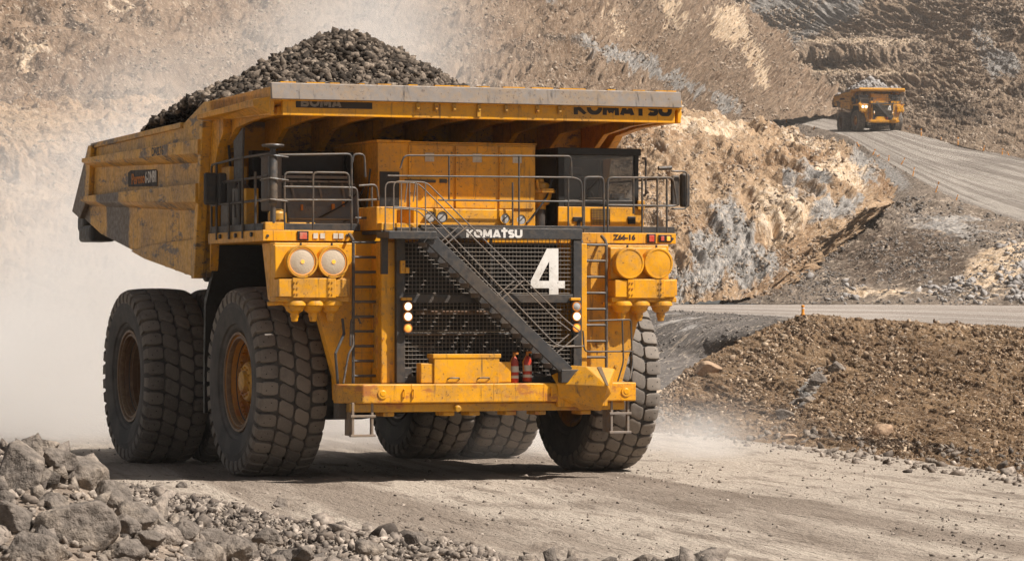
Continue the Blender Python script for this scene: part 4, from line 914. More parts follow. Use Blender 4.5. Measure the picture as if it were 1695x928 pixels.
for x, z in ((-1.28, 5.38), (-1.02, 5.38), (.36, 5.36), (.72, 5.34)):
    b = MB(); b.lathe([(-.12, .05), (0, .10), (.05, .115), (.05, .10)], (x, -3.24, z), 'y', 20, True, -1); w = b.build('hood_lamp', M['dark' if x < 0 else 'yellow'], lp)
    b = MB(); b.lathe([(.03, .10), (.035, .06), (.036, .001)], (x, -3.24, z), 'y', 20, True, -1); b.build('lens', M['lens_chrome'], w)
    b = MB(); b.tube([(x - .06, -3.278, z - .05), (x + .06, -3.278, z + .06)], .012, 6); b.build('lamp_guard', M['dark'], w)
# ---- cab
b = MB(); X0, X1, Y0, Y1 = 2.05, 3.90, -2.05, .0
b.box(X0, X1, Y0, Y1, 5.10, 5.24); b.box(X0, X0 + .14, Y0, Y0 + .14, 5.24, 6.75); b.box(X1 - .10, X1, Y0, Y0 + .12, 5.24, 6.75)
b.box(X0, X0 + .12, Y1 - .12, Y1, 5.24, 6.75); b.box(X1 - .1, X1, Y1 - .12, Y1, 5.24, 6.75); b.box(X0 + .12, X1 - .1, Y1 - .08, Y1, 5.24, 6.75)
b.box(X0 - .04, X1 + .03, Y0 - .06, Y1 + .03, 6.75, 6.90); b.box(X0 + .14, X1 - .1, Y0, Y0 + .1, 5.66, 5.80)
b.box(X0, X0 + .1, Y0 + .14, Y1 - .12, 5.24, 5.8); b.box(X1 - .08, X1, Y0 + .12, Y1 - .12, 5.24, 5.8)
cab = b.build('cab', M['black'], T, .015)
b = MB(); b.box(X0 - .02, X1 + .10, Y0 - .04, Y0 - .001, 5.24, 5.655); b.box(X1 + .001, X1 + .1, Y0, Y1, 5.24, 5.62); b.box(X1 - .06, X1 + .10, Y0 - .10, Y0 - .04, 5.60, 5.80)
cf = b.build('cab_front_panel', M['yellow'], cab, .01)
b = MB(); b.box(2.78, 3.22, -2.105, -2.09, 5.26, 5.63); b.build('vent_panel', M['yellow_dirty'], cf)
b = MB(); b.box(2.36, 2.6, -2.12, -2.09, 5.34, 5.44); b.box(2.45, 2.53, -2.12, -2.09, 5.24, 5.34); b.box(3.62, 3.8, -2.12, -2.09, 5.3, 5.46); b.build('panel_fixture', M['black'], cf, .01, each=True)
for i in range(1):
    b = MB()
    for k in range(13): b.box(2.79 + k * .034, 2.796 + k * .034, -2.112, -2.105, 5.27, 5.62)
    for k in range(10): b.box(2.79, 3.21, -2.114, -2.106, 5.28 + k * .036, 5.286 + k * .036)
    b.build('vent_mesh', M['dark'], cf)
b = MB(); b.box(X0 + .145, X1 - .105, Y0 + .03, Y0 + .045, 5.80, 6.745); b.build('windscreen', M['glass'], cab)
b = MB(); b.box(X0 + .03, X0 + .045, Y0 + .145, Y1 - .125, 5.8, 6.745); b.box(X1 - .045, X1 - .03, Y0 + .125, Y1 - .125, 5.8, 6.745); b.build('side_window', M['glass'], cab, each=True)
b = MB(); b.box(2.3, 3.75, -1.9, -1.5, 5.66, 5.86); b.tube([(3.1, -1.5, 5.8), (3.1, -1.35, 6.0)], .03, 8); b.build('dashboard', M['dark'], cab, .03)
b = MB(); b.box(3.30, 3.60, -1.98, -1.86, 5.87, 5.95); b.build('paper_sheet', M['white'], cab)
b = MB(); b.tube([(2.5, -2.10, 5.78), (2.9, -2.11, 6.2)], .010, 5); b.tube([(3.2, -2.10, 5.78), (3.0, -2.11, 5.84), (2.7, -2.11, 5.83)], .010, 5); b.build('wiper', M['black'], cab)
b = MB(); b.box(2.75, 3.35, -1.0, -.5, 5.5, 5.66); b.box(2.78, 3.32, -.62, -.48, 5.66, 6.35); b.box(2.9, 3.2, -.62, -.5, 6.37, 6.55); b.build('seat', M['dark'], cab, .05)
# air cleaner
b = MB(); b.lathe([(-.55, .12), (-.30, .12), (-.27, .19), (-.10, .24), (-.04, .25), (-.035, .31), (0, .32), (.03, .31), (.035, .21), (.10, .21), (.17, .17), (.20, .08), (.26, .07), (.27, .001)], (1.76, -1.75, 5.98), 'z', 28)
b.box(1.66, 1.92, -2.1, -1.98, 5.95, 6.03); b.tube([(1.62, -2.0, 6.0), (1.56, -2.05, 6.22)], .03, 8)
b.build('air_intake', M['yellow'], T)
b = MB(); b.tube([(1.75, -1.75, 5.1), (1.75, -1.75, 5.45), (1.76, -1.75, 5.6)], .13, 14); b.build('intake_pipe', M['dark'], T)
# ---- left hand equipment (resistor boxes, cylinders)
b = MB(); b.prism([(-1.65, 5.12), (-1.55, 5.62), (-1.25, 6.12), (-.2, 6.12), (-.2, 5.12)], 'x', -3.80, -2.20)
eq = b.build('resistor_box', M['grey_eq'], T, .02)
b = MB(); b.box(-3.75, -2.3, -1.35, -1.0, 6.20, 6.26); b.box(-3.9, -2.35, -1.42, -1.3, 6.12, 6.16); b.tube([(-3.78, -1.62, 5.36), (-2.0, -1.62, 5.36)], .02, 8)
for x in (-3.6, -3.0, -2.5): b.tube([(x, -1.45, 5.75), (x - .05, -1.38, 6.1)], .03, 8)
b.build('resistor_frame', M['steel'], eq)
b = MB(); b.box(-3.7, -2.3, -.8, .9, 6.2, 6.75); b.box(-3.9, -2.05, .5, .8, 5.1, 6.85); b.box(-2.15, -1.98, -.5, .9, 5.1, 6.8); b.build('resistor_stack', M['black'], eq, .02)
b = MB()
for x, z, dx in ((-3.52, 5.53, .02), (-2.85, 5.55, .03), (-2.62, 5.62, .02)): b.box(x, x + dx * 2, -1.66, -1.60, z, z + .12)
b.build('cable_tag', M['orange_ink'], eq, each=True)
b = MB()
b.lathe([(0, .18), (.02, .21), (1.1, .21), (1.2, .15), (1.22, .001)], (-4.15, -1.6, 5.5), 'z', 24); b.lathe([(0, .2), (.9, .2), (1.0, .1)], (-4.35, -.2, 5.1), 'z', 24)
b.box(-4.5, -4.1, .3, .8, 5.1, 6.2)
b.build('tank_cylinder', M['grey_eq'], T, each=True)
b = MB(); b.lathe([(0, .19), (.35, .19), (.42, .1)], (-4.12, -1.9, 5.12), 'z', 20); b.box(-4.48, -4.2, -.9, -.4, 5.12, 6.0); b.box(-4.45, -4.05, .35, .95, 5.2, 6.5); b.build('hydraulic_block', M['yellow_dirty'], T, .02, each=True)
b = MB(); b.prism([(-.8, 6.2), (-.35, 6.15), (-.25, 7.0), (-.9, 7.25)], 'x', -4.55, -4.50); b.tube([(-4.52, -.6, 5.2), (-4.52, -.6, 6.2)], .04, 8); b.tube([(-4.52, -.3, 5.4), (-4.5, -.2, 6.7)], .03, 8); b.build('wire_guard', M['dark'], T, each=True)
rs = np.random.RandomState(12)
for (x0, y0, z0), (x1, y1, z1), rr in [((-3.7, -1.5, 5.3), (-2.3, -1.6, 5.9), .018), ((-3.2, -1.6, 5.2), (-3.9, -1.2, 6.3), .022), ((-2.6, -1.6, 5.3), (-2.0, -1.3, 6.1), .02), ((-4.3, -1.9, 5.2), (-4.0, -1.2, 6.5), .025), ((-4.55, -.6, 5.2), (-4.2, .4, 6.4), .03), ((-4.5, .2, 5.3), (-4.3, .9, 7.0), .03), ((-2.3, -1.9, 5.2), (-2.1, -1.9, 6.4), .02),
                                      ((1.3, -2.1, 5.3), (1.95, -2.0, 6.3), .022), ((-3.9, -1.0, 4.8), (-3.2, -2.4, 4.6), .04), ((-3.9, -.4, 4.85), (-2.6, -2.3, 4.3), .035), ((3.9, -1.0, 4.8), (3.1, -2.4, 4.5), .04), ((-2.6, 2.0, 3.0), (-2.3, -.4, 4.0), .04)]:
    p0, p1 = Vector((x0, y0, z0)), Vector((x1, y1, z1)); mid = [p0.lerp(p1, k) + Vector(rs.uniform(-.12, .12, 3)) - Vector((0, 0, .25 * math.sin(math.pi * k))) for k in (.25, .5, .75)]
    b = MB(); b.tube([p0] + mid + [p1], rr, 8, True, .15); b.build('hose', M['black'], T)
# horn mast
b = MB(); b.lathe([(0, .055), (.35, .06), (.40, .095), (1.35, .095), (1.42, .06), (1.50, .06), (1.53, .10), (1.55, .22), (1.575, .235), (1.60, .22), (1.62, .001)], (-4.42, -2.55, 5.24), 'z', 24)
for z in (5.7, 6.13, 6.6): b.tube([(-4.68, -2.5, z - .02), (-4.5, -2.64, z + .02), (-4.35, -2.66, z), (-4.1, -2.56, z - .02)], .022, 6)
b.build('horn_mast', M['rail'], T)
# mirrors
b = MB(); b.box(-5.0, -4.72, .35, .45, 5.68, 6.36); b.box(-4.70, -4.50, .35, .45, 5.70, 6.36); b.build('mirror', M['dark'], T, .05, 3, each=True)
b = MB(); b.box(4.50, 4.70, -2.42, -2.32, 5.68, 6.34); b.box(4.72, 4.92, -2.46, -2.30, 5.66, 6.38); b.build('mirror', M['dark'], T, .05, 3)
b = MB(); b.tube([(4.46, -2.5, 6.42), (4.82, -2.5, 6.42), (4.82, -2.5, 5.62), (4.46, -2.5, 5.62)], .02, 8, True, .1); b.tube([(4.2, -2.4, 6.48), (4.5, -2.4, 6.50)], .05, 8); b.build('mirror_arm', M['rail'], T)
# ---- railings
def railing(paths, r=.024, name='railing', mat='rail', rd=.10):
    b = MB()
    for p in paths: b.tube(p, r, 8, True, rd)
    return b.build(name, M[mat], T)
y = -2.57
railing([[(-4.42, y, 6.62), (-2.74, y, 6.67), (-2.74, y, 4.6)], [(-4.42, y, 5.71), (-2.74, y, 5.72)], [(-4.18, y, 5.1), (-4.18, y, 6.27), (-3.58, y, 6.27)],
         [(-3.57, y, 4.98), (-3.57, y, 6.28), (-2.80, y, 6.28), (-2.78, y, 5.8)], [(-2.72, y, 6.5), (-2.70, y, 6.67), (-2.46, y, 6.67), (-2.44, y, 6.2)], [(-4.2, y, 5.98), (-2.62, y, 5.98), (-2.6, y, 5.2)],
         [(-2.58, y, 6.02), (-2.2, y, 6.05), (-2.15, y, 5.72)], [(-2.6, y, 5.72), (-2.2, y, 5.74)], [(-2.3, y, 6.0), (-2.3, y, 5.15)], [(-2.66, y, 5.36), (-2.2, y, 5.36)]])
xs = -4.62
railing([[(xs, 1.1, 5.12), (xs, 1.1, 6.55), (-4.60, -.6, 6.62), (-4.45, -2.5, 6.66)], [(xs, 1.15, 5.7), (xs, -.2, 5.7), (-4.5, -2.5, 5.72)], [(xs, 1.1, 6.15), (-4.5, -2.5, 6.2)],
         [(xs - .04, .6, 4.95), (xs - .04, .6, 6.56)], [(xs - .06, -.35, 4.95), (xs - .06, -.35, 5.7)], [(xs - .04, -1.25, 4.95), (xs - .04, -1.25, 6.64)], [(xs, -2.0, 5.1), (xs, -2.0, 6.3)]], .027)
railing([[(2.42, y, 5.1), (2.42, y, 6.26), (2.86, y, 6.27), (2.88, y, 5.1)], [(2.96, y, 4.6), (2.96, y, 6.26), (4.46, y, 6.28), (4.56, y, 5.7), (4.50, y, 5.68), (2.96, y, 5.68)], [(3.75, y, 5.1), (3.75, y, 6.27)], [(4.10, y, 5.1), (4.10, y, 6.27)],
         [(4.32, y, 5.1), (4.32, y, 6.28)], [(3.55, y, 5.5), (3.55, y, 6.27)], [(4.48, y, 6.28), (4.48, 1.1, 6.28)], [(4.48, y, 5.7), (4.48, 1.1, 5.7)], [(4.48, 1.1, 5.1), (4.48, 1.1, 6.28)], [(3.96, -2.1, 6.7), (4.04, -2.1, 6.7), (4.04, -2.1, 5.9), (3.95, -2.1, 5.9)]], .024)
y = -3.40
railing([[(-1.98, y, 6.35), (-1.90, y, 6.62), (1.62, y, 6.66), (1.78, y, 6.66), (1.80, y, 6.2)], [(-2.25, y, 6.2), (1.85, y, 6.22), (2.02, y, 6.15), (2.05, y, 5.2)], [(-1.15, y, 5.72), (2.05, y, 5.72)],
         [(-.92, y, 6.62), (-.92, y, 5.72)], [(.62, y, 5.2), (.62, y, 6.63)], [(.48, y, 5.2), (.48, y, 6.1)], [(1.72, y, 5.2), (1.72, y, 6.22)]], .019)
# ---- stair with its landing
b = MB()
b.box(-2.52, -1.55, -4.28, -3.5, 4.93, 5.04)
b.box(-2.55, -1.52, -4.32, -4.28, 4.90, 5.06); b.box(-2.50, -2.36, -3.75, -3.65, 4.2, 4.93)
st0, st1 = (-1.66, 4.94), (1.38, 2.20)
def stringer(yy0, yy1):
    dx, dz = st1[0] - st0[0], st1[1] - st0[1]; L = math.hypot(dx, dz); nx_, nz = -dz / L, dx / L; h = .125
    b.prism([(st0[0] - nx_ * h, st0[1] - nz * h), (st0[0] + nx_ * h, st0[1] + nz * h), (st1[0] + nx_ * h, st1[1] + nz * h), (st1[0] - nx_ * h, st1[1] - nz * h)], 'y', yy0, yy1)
stringer(-4.26, -4.20); stringer(-3.76, -3.71)
b.box(1.20, 1.80, -4.3, -3.7, 1.99, 2.26)
ls = b.build('stair', M['dark'], T, .012)
b = MB()
for i in range(13):
    t = (i + .6) / 13.4; x = st0[0] + (st1[0] - st0[0]) * t; z = st0[1] + (st1[1] - st0[1]) * t
    b.box(x - .19, x + .07, -4.20, -3.76, z - .015, z + .02); b.box(x - .19, x - .165, -4.20, -3.76, z - .07, z - .015)
b.build('stair_tread', M['tube'], ls, each=True)
sr = []
for yy in (-4.24, -3.74):
    sr += [[(-2.42, yy, 5.06), (-2.42, yy, 6.06), (-1.72, yy, 6.05), (1.30, yy, 3.28), (1.62, yy, 3.05)], [(-2.42, yy, 5.55), (-1.72, yy, 5.50), (1.05, yy, 2.80), (1.25, yy, 2.72), (1.72, yy, 2.74)], [(-1.74, yy, 5.0), (-1.74, yy, 6.04)], [(-2.08, yy, 5.04), (-2.08, yy, 6.04)], [(-2.0, yy, 5.65), (-1.95, yy, 6.04)]]
    for t in (.10, .50, .90):
        x = st0[0] + (st1[0] - st0[0]) * t; z = st0[1] + (st1[1] - st0[1]) * t
        sr.append([(x - .05, yy, z + .05), (x + .52, yy, z + .50)])
railing(sr, .014, 'stair_rail', 'tube', .12).parent = ls
# ---- ladders
def ladder(x0, x1, y0, z0, z1, n, mat='rail', r=.028, name='ladder'):
    b = MB(); b.tube([(x0, y0 + .25, z1 + .02), (x0, y0, z1 - .1), (x0, y0, z0)], .034, 8, True, .1); b.tube([(x1, y0 + .25, z1 + .02), (x1, y0, z1 - .1), (x1, y0, z0)], .034, 8, True, .1)
    for i in range(n):
        z = z0 + (i + .5) * (z1 - z0) / n; b.tube([(x0 - .03, y0, z), (x1 + .03, y0, z)], r, 8)
    return b.build(name, M[mat], T)
ladder(-2.90, -2.26, -3.15, 1.99, 5.0, 10); ladder(2.13, 2.68, -3.15, 1.99, 5.0, 9)
for x0, x1 in ((-3.22, -2.76), (2.42, 2.84)):
    b = MB(); b.box(x0, x0 + .05, -4.0, -3.9, .93, 1.62); b.box(x1 - .05, x1, -4.0, -3.9, .93, 1.62)
    for z in (.93, 1.32): b.box(x0 - .03, x1 + .04, -4.02, -3.9, z, z + .05)
    b.box(x0 - .02, x0 + .07, -3.9, -3.6, .95, 1.6)
    b.build('hanging_step', M['steel'], bump, .008)
railing([[(1.95, -3.9, 3.25), (2.9, -3.9, 3.28), (3.05, -3.6, 3.2), (3.08, -3.6, 2.3), (2.9, -3.9, 2.05)], [(1.82, -3.95, 3.05), (1.85, -3.95, 2.62), (3.0, -3.85, 2.62), (3.08, -3.6, 2.65)], [(2.62, -3.9, 2.0), (2.75, -3.9, 2.4), (2.72, -3.9, 3.27)]], .018, 'grab_rail')
railing([[(-3.30, -3.7, 2.0), (-3.12, -3.5, 2.6), (-2.98, -3.4, 2.75), (-2.98, -3.3, 3.2)], [(-3.05, -3.4, 2.75), (-3.0, -3.3, 3.3), (-2.85, -3.3, 3.35), (-2.8, -3.3, 3.2)]], .022, 'grab_rail')

# ---- dump body
bodyroot = MB()
HW = 4.55
def zt(yv): return np.interp(yv, [-2.9, 1.9, 3.6, 11.1], [7.98, 7.95, 7.52, 7.40])
side = [(2.05, 4.15), (1.42, 7.5), (1.42, 7.93), (1.95, 7.93), (3.55, 7.52), (11.1, 7.38), (12.62, 5.85), (10.4, 5.27), (6.2, 4.62)]
for sx in (-1, 1): bodyroot.prism(side, 'x', sx * HW, sx * (HW - .10))
# floor and front wall
fl = [(2.05, 4.18), (6.2, 4.65), (10.4, 5.30), (12.6, 5.87), (12.6, 6.0), (10.4, 5.45), (6.2, 4.8), (2.05, 4.35)]
bodyroot.prism(fl, 'x', -HW + .1, HW - .1)
bodyroot.prism([(2.08, 4.2), (1.48, 7.5), (1.48, 7.9), (1.62, 7.9), (2.22, 4.2)], 'x', -HW + .1, HW - .1)
body = bodyroot.build('dump_body', M['yellow_body'], T, .02)
# side ribs: each is a bar whose face stands proud with bevelled flanks
def side_rib(sx, y0, zlo0, zhi0, y1, zlo1, zhi1, d=.26, flank=.2):
    b = MB(); x = sx * HW; xo = sx * (HW + d)
    v = [(x, y0, zlo0), (x, y0, zhi0), (x, y1, zhi1), (x, y1, zlo1), (xo, y0, zlo0 + flank), (xo, y0, zhi0 - .03), (xo, y1, zhi1 - .03), (xo, y1, zlo1 + flank * .6)]
    f = [(4, 5, 6, 7), (0, 4, 7, 3), (1, 2, 6, 5), (0, 1, 5, 4), (3, 7, 6, 2)]
    if sx > 0: f = [q[::-1] for q in f]
    b.add(v, f); return b
for sx in (-1, 1):
    for a in ((1.50, 6.62, 7.14, 11.15, 6.86, 7.10), (1.66, 5.58, 6.20, 11.25, 5.95, 6.20)):
        side_rib(sx, *a).build('side_rib', M['yellow_body'], body)
    b = MB(); xo = sx * (HW + .12); x = sx * HW
    tri = [(2.0, 4.15), (1.80, 5.02), (5.4, 4.95), (7.4, 4.82), (6.2, 4.62)]
    b.prism(tri, 'x', x, xo); b.build('lower_rib', M['yellow_body'], body, .03)
    b = MB(); b.prism([(11.1, 7.38), (12.62, 5.85), (11.9, 5.66), (11.05, 6.2), (10.9, 7.1), (10.8, 7.38)], 'x', x, xo); b.build('tail_post', M['yellow_body'], body, .02)
    b = MB(); b.prism([(1.32, 7.5), (1.98, 4.15), (2.2, 4.15), (1.55, 7.5)], 'x', x - sx * .02, sx * (HW + .2)); b.build('corner_post', M['yellow_body'], body, .02)
    b = MB(); b.prism([(3.5, 7.45), (11.1, 7.31), (11.1, 7.43), (3.5, 7.57)], 'x', sx * (HW - .14), sx * (HW + .06)); b.build('top_rail', M['yellow_body'], body, .015)
b = MB()
for yy in np.linspace(2.9, 12.1, 13):
    z = np.interp(yy, [2.05, 6.2, 10.4, 12.62], [4.15, 4.62, 5.27, 5.85]); b.box(-HW + .3, HW - .3, yy - .13, yy + .13, z - .16, z)
b.build('floor_rib', M['dark'], body, .07, 3, each=True)
b = MB(); b.box(-HW - .02, HW, 11.9, 12.5, 5.35, 5.75); b.box(-HW - .04, -HW + .6, 11.2, 12.3, 5.1, 5.5); b.build('tail_skid', M['dark'], body, .08, each=True)
# canopy over the deck
b = MB()
b.prism([(-2.85, 7.72), (-2.85, 7.90), (1.5, 7.92), (1.5, 7.5), (-2.4, 7.60)], 'x', -HW, HW)
for sx in (-1, 1): b.prism([(-2.80, 7.42), (-2.80, 8.0), (1.42, 7.93), (1.42, 7.42), (.9, 7.50)], 'x', sx * HW, sx * (HW - .08))
cn = b.build('canopy', M['yellow'], body, .015)
b = MB(); b.box(-HW + .25, HW - .15, -2.82, -2.70, 7.42, 7.74); b.build('canopy_beam', M['yellow'], cn, .01)
b = MB()
b.prism([(-2.96, 7.74), (-2.90, 8.07), (-2.60, 8.10), (-2.60, 8.02), (-2.84, 7.98), (-2.86, 7.74)], 'x', -HW - .02, HW - .05)
b.build('canopy_lip', M['steel'], cn, .012)
rs = np.random.RandomState(4); b = MB()
for i in range(16):
    x = -4.4 + i * .56 + rs.uniform(-.1, .1); b.box(x, x + rs.uniform(.12, .5), -2.7, -2.56, 8.085, 8.112)
b.build('lip_wear', M['yellow'], cn, each=True)
b = MB()
for x in (-1.4, -1.0, -.6, -.05, .55, 1.25, 1.75): b.box(x - .04, x + .04, -2.87, -2.82, 7.56, 7.73); b.tube([(x, -2.84, 7.62), (x + .0, -2.90, 7.62)], .035, 8)
b.box(-.10, -.02, -2.88, -2.82, 7.46, 7.6)
b.build('canopy_lug', M['yellow_dirty'], cn, .01, each=True)
b = MB()
for i, x in enumerate(np.linspace(-4.3, 4.1, 9)):
    P = [(1.45, 4.9), (1.2, 6.4), (.9, 6.95), (.2, 7.3), (-1.2, 7.42), (-2.65, 7.44), (-2.65, 7.6), (1.5, 7.6)]
    b.prism(P, 'x', x - .06, x + .06)
b.build('canopy_rib', M['yellow'], cn, .01, each=True)
b = MB(); b.prism([(1.45, 4.3), (1.15, 6.4), (.9, 6.9), (.3, 7.28), (-.9, 7.40), (-2.6, 7.43), (-2.6, 7.6), (1.5, 7.6)], 'x', 4.36, HW); b.prism([(1.45, 4.3), (1.15, 6.4), (.9, 6.9), (.5, 7.2), (.5, 7.6), (1.5, 7.6)], 'x', -4.36, -HW)
b.build('canopy_bracket', M['yellow'], cn, .015, each=True)
# side wings of the canopy
for sx in (-1, 1):
    b = MB(); e = sx * HW
    b.add([(e, 1.3, 7.50), (e, 1.3, 7.66), (e, -2.7, 7.80), (e, -2.75, 7.46), (sx * (HW + .45), .9, 7.50), (sx * (HW + .45), .9, 7.60), (sx * (HW + .22), -2.3, 7.76), (sx * (HW + .22), -2.35, 7.62)], [q if sx < 0 else q[::-1] for q in [(4, 5, 6, 7), (0, 4, 7, 3), (1, 2, 6, 5), (0, 1, 5, 4), (3, 7, 6, 2)]])
    b.build('canopy_wing', M['yellow'], cn, .01)
heavy_letters('KOMATSU', 2.08, 7.56, .30, 2.26, -2.824, 'canopy_lettering', M['ink'], cn, .155)
b = MB(); b.box(-4.02, -2.38, -2.828, -2.82, 7.58, 7.74); b.build('canopy_plate', M['ink'], cn)
heavy_letters('BOMA', -3.92, 7.60, .20, .88, -2.832, 'plate_lettering', M['steel'], cn)
# body side sign
SR = (R(90), 0, R(-90))
b = MB(); b.prism([(5.5, 6.24), (7.9, 6.30), (7.95, 6.62), (7.7, 6.67), (5.6, 6.62), (5.48, 6.58)], 'x', -HW - .012, -HW); sg = b.build('sign_plate', M['ink'], body)
text('Peroso', .34, 'sign_lettering', M['orange_ink'], sg, (-HW - .018, 7.05, 6.45), SR, .006, .003, 1.15)
text('6-DNBII', .36, 'sign_lettering', M['white'], sg, (-HW - .018, 6.0, 6.45), SR, .006, .003, .75)
text('DN276', .26, 'faded_lettering', M['dark'], body, (-HW - .262, 4.6, 6.97), SR, .008, .002, 1.2)

# ---- load
def pile(ax, ay, top, slope, root, loc, rz, mat, name, label, seed, n, smin, smax):
    rs = np.random.RandomState(seed); gx = np.linspace(-4.35, 4.35, 90); gy = np.linspace(-1.6, 11.2, 120); X, Y = np.meshgrid(gx, gy)
    def H(X, Y):
        dx = X - ax; dy = Y - ay
        r = np.sqrt((dx * np.where(dx < 0, .95, 1.22)) ** 2 + (dy * np.where(dy > 0, .57, .8)) ** 2)
        h = top - slope * np.sqrt(r * r + .12) + .32 * fbm(X * .9, Y * .9, X * 0 + seed, 5, False, .65)
        return np.maximum(h, np.where(Y > 3.2, 7.25, 7.86))
    Z = H(X, Y); P = np.stack([X, Y, Z], -1).reshape(-1, 3)
    nu = 90; i = np.arange(119)[:, None] * nu + np.arange(89)[None]; F = np.stack([i, i + 1, i + nu + 1, i + nu], -1).reshape(-1, 4)
    x = rs.uniform(-4.3, 4.3, n); y_ = rs.uniform(-1.4, 10.8, n); s = smin + (smax - smin) * rs.uniform(0, 1, n) ** 5; s[:90] = rs.uniform(.8, 1.5, 90) * smax
    pos = np.stack([x, y_, H(x, y_) + s * .15], -1)
    base = rocks_mesh(name, pos, s, mat, flat=.9, seed=seed, jag=.33)
    bm = bmesh.new(); bm.from_mesh(base.data); me2 = bpy.data.meshes.new('t'); me2.from_pydata(P.tolist(), [], F.tolist()); bm.from_mesh(me2); bm.to_mesh(base.data); bm.free()
    base.location = loc; base.rotation_euler = (0, 0, rz)
    return tag(base, label, 'ore load', kind='stuff')
load = pile(-.85, 3.1, 9.80, .545, None, TO, TH, M['ore'], 'ore_pile', 'heap of dark broken ore filling the bed of the big front truck', 11, 60000, .028, .115)

# ================================================================ the far truck: a copy with all its parts
SKIP = {'bolts', 'pin_holes', 'rivets', 'fender_seam', 'deck_bolt', 'warning_label', 'cable_tag', 'wiper', 'vent_mesh', 'hinges', 'door_latch', 'lip_wear', 'lettering_dot', 'maker_lettering', 'canopy_lettering', 'canopy_plate', 'faded_lettering', 'sign_lettering', 'model_lettering', 'canopy_lug', 'tow_lug', 'bumper_fittings', 'lamp_pin', 'extinguisher_label', 'extinguisher_valve', 'box_handle', 'latch'}
far = copy_tree(truck); far.location = FAR_P + Vector((0, 0, -.05)); far.rotation_euler = (0, 0, TH - R(7))
tag(far, 'small dusty yellow mining dump truck with pale load on the upper road, far away', 'dump truck')
def walk(o):
    yield o
    for c in o.children: yield from walk(c)
first = True
for o in list(walk(far)):
    base = o.name.split('.')[0]
    if base == 'canopy_lip':
        o.data = o.data.copy(); o.data.materials[0] = M['yellow']
    if base == 'lens' and o.parent.name.split('.')[0] == 'headlight':
        o.data = o.data.copy(); o.data.materials[0] = M['lens_lit']
pile(-.4, 2.4, 10.2, .62, None, far.location, TH - R(7), M['pale_ore'], 'ore_pile', 'heap of pale grey ore filling the bed of the small far truck', 12, 2500, .12, .45)

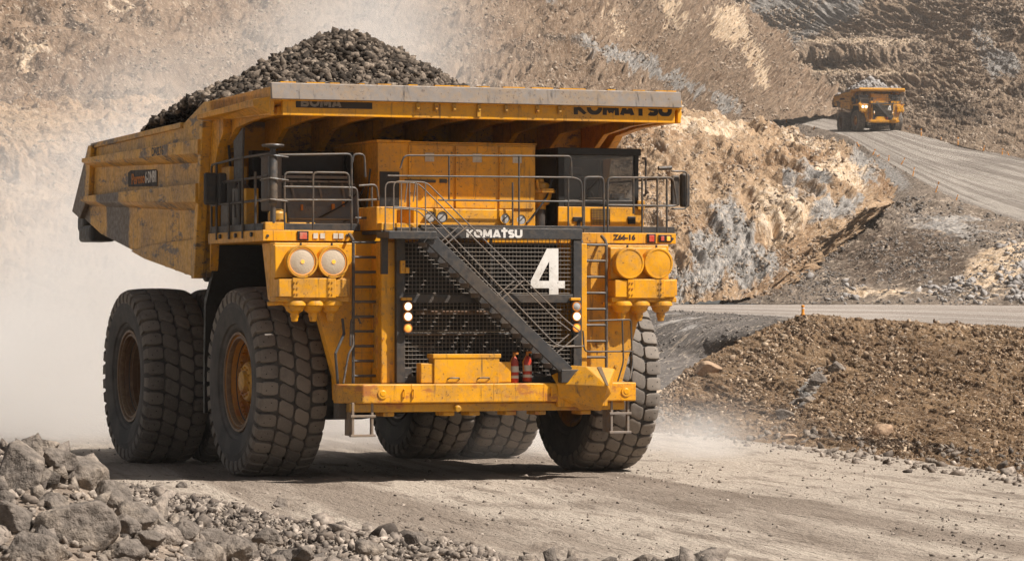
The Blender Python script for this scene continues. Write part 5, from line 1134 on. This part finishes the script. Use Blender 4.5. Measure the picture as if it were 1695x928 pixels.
# ================================================================ dust and haze
def dust_box(name, lo, hi, dens, nscale, label, blobs, col=(.975, .955, .93), aniso=.25, step=None):
    b = MB(); b.box(lo[0], hi[0], lo[1], hi[1], lo[2], hi[2])
    m = bpy.data.materials.new(name + '_volume'); m.use_nodes = True; nt = m.node_tree; nt.nodes.clear(); N = nt.nodes.new; L = nt.links.new
    out = N('ShaderNodeOutputMaterial'); pv = N('ShaderNodeVolumePrincipled'); L(pv.outputs[0], out.inputs['Volume'])
    pv.inputs['Color'].default_value = (*col, 1); pv.inputs['Anisotropy'].default_value = aniso
    geo = N('ShaderNodeNewGeometry'); pos = geo.outputs['Position']
    def mth(op, a, b_=None, c=None):
        n = N('ShaderNodeMath'); n.operation = op
        for i, v in enumerate((a, b_, c)):
            if v is None: continue
            if isinstance(v, (int, float)): n.inputs[i].default_value = v
            else: L(v, n.inputs[i])
        return n.outputs[0]
    total = None
    for (c, r, w) in blobs:
        vm = N('ShaderNodeVectorMath'); vm.operation = 'SUBTRACT'; L(pos, vm.inputs[0]); vm.inputs[1].default_value = c
        v2 = N('ShaderNodeVectorMath'); v2.operation = 'DIVIDE'; L(vm.outputs[0], v2.inputs[0]); v2.inputs[1].default_value = r
        v3 = N('ShaderNodeVectorMath'); v3.operation = 'DOT_PRODUCT'; L(v2.outputs[0], v3.inputs[0]); L(v2.outputs[0], v3.inputs[1])
        g = mth('MULTIPLY', mth('POWER', 2.71828, mth('MULTIPLY', v3.outputs['Value'], -1.0)), w)
        total = g if total is None else mth('ADD', total, g)
    ns = N('ShaderNodeTexNoise'); ns.inputs['Scale'].default_value = nscale; ns.inputs['Detail'].default_value = 4; ns.inputs['Distortion'].default_value = .6; ns.inputs['Roughness'].default_value = .6; L(pos, ns.inputs['Vector'])
    nn = mth('ADD', mth('MULTIPLY', ns.outputs['Fac'], 5.5), -2.1); nn = mth('MAXIMUM', nn, .06)
    ed = None
    for k in range(3):                                   # fade to nothing at the walls of the domain
        sp = N('ShaderNodeSeparateXYZ'); L(pos, sp.inputs[0]); a = mth('SUBTRACT', sp.outputs[k], lo[k]); b2 = mth('SUBTRACT', hi[k], sp.outputs[k]); w = (hi[k] - lo[k]) * .12
        m_ = mth('MINIMUM', a if k < 2 else 99., b2); mr = N('ShaderNodeMapRange'); L(m_, mr.inputs[0]); mr.inputs['From Min'].default_value = 0; mr.inputs['From Max'].default_value = w
        ed = mr.outputs[0] if ed is None else mth('MULTIPLY', ed, mr.outputs[0])
    L(mth('MULTIPLY', mth('MULTIPLY', mth('MULTIPLY', total, nn), ed), dens), pv.inputs['Density'])
    o = b.build(name, m); tag(o, label, 'dust', kind='stuff')
    return o
dust_box('dust_cloud', (-26, 86, -.4), (4, 122, 16), .085, .12, 'pale dust cloud billowing up behind the big truck on the left',
    [((-12.5, 100, .5), (4.8, 9, 5.2), 2.6), ((-9.5, 101, 6.5), (3.2, 8, 3.2), 1.5), ((-4.6, 103, 11), (2.8, 8, 2.6), 1.2), ((-17, 100, 0), (5, 8, 3.0), 1.4), ((-6, 96, .6), (8, 7, 1.2), 1.6)])
dust_box('dust_plume', (-7, 81, -.3), (10, 96, 4.0), .20, .5, 'low dust kicked up round the rear and right front wheels of the big truck',
    [((-.2, 90, .5), (3.5, 4, 1.1), .9), ((3.9, 86, .3), (1.8, 3.5, .6), 1.0), ((-6, 92, .4), (4, 5, 1.0), .5)])
b = MB(); b.box(-420, 620, -30, 1330, -1.4, 190)
hz = b.build('haze', None); hm = bpy.data.materials.new('haze_air'); hm.use_nodes = True; hm.node_tree.nodes.clear()
ho = hm.node_tree.nodes.new('ShaderNodeOutputMaterial'); hv = hm.node_tree.nodes.new('ShaderNodeVolumePrincipled')
hv.inputs['Color'].default_value = (.92, .88, .83, 1); hv.inputs['Density'].default_value = .00009; hv.inputs['Anisotropy'].default_value = .2
hm.node_tree.links.new(hv.outputs[0], ho.inputs['Volume']); hz.data.materials.append(hm); tag(hz, 'thin dusty haze filling the whole pit', 'haze', kind='stuff')
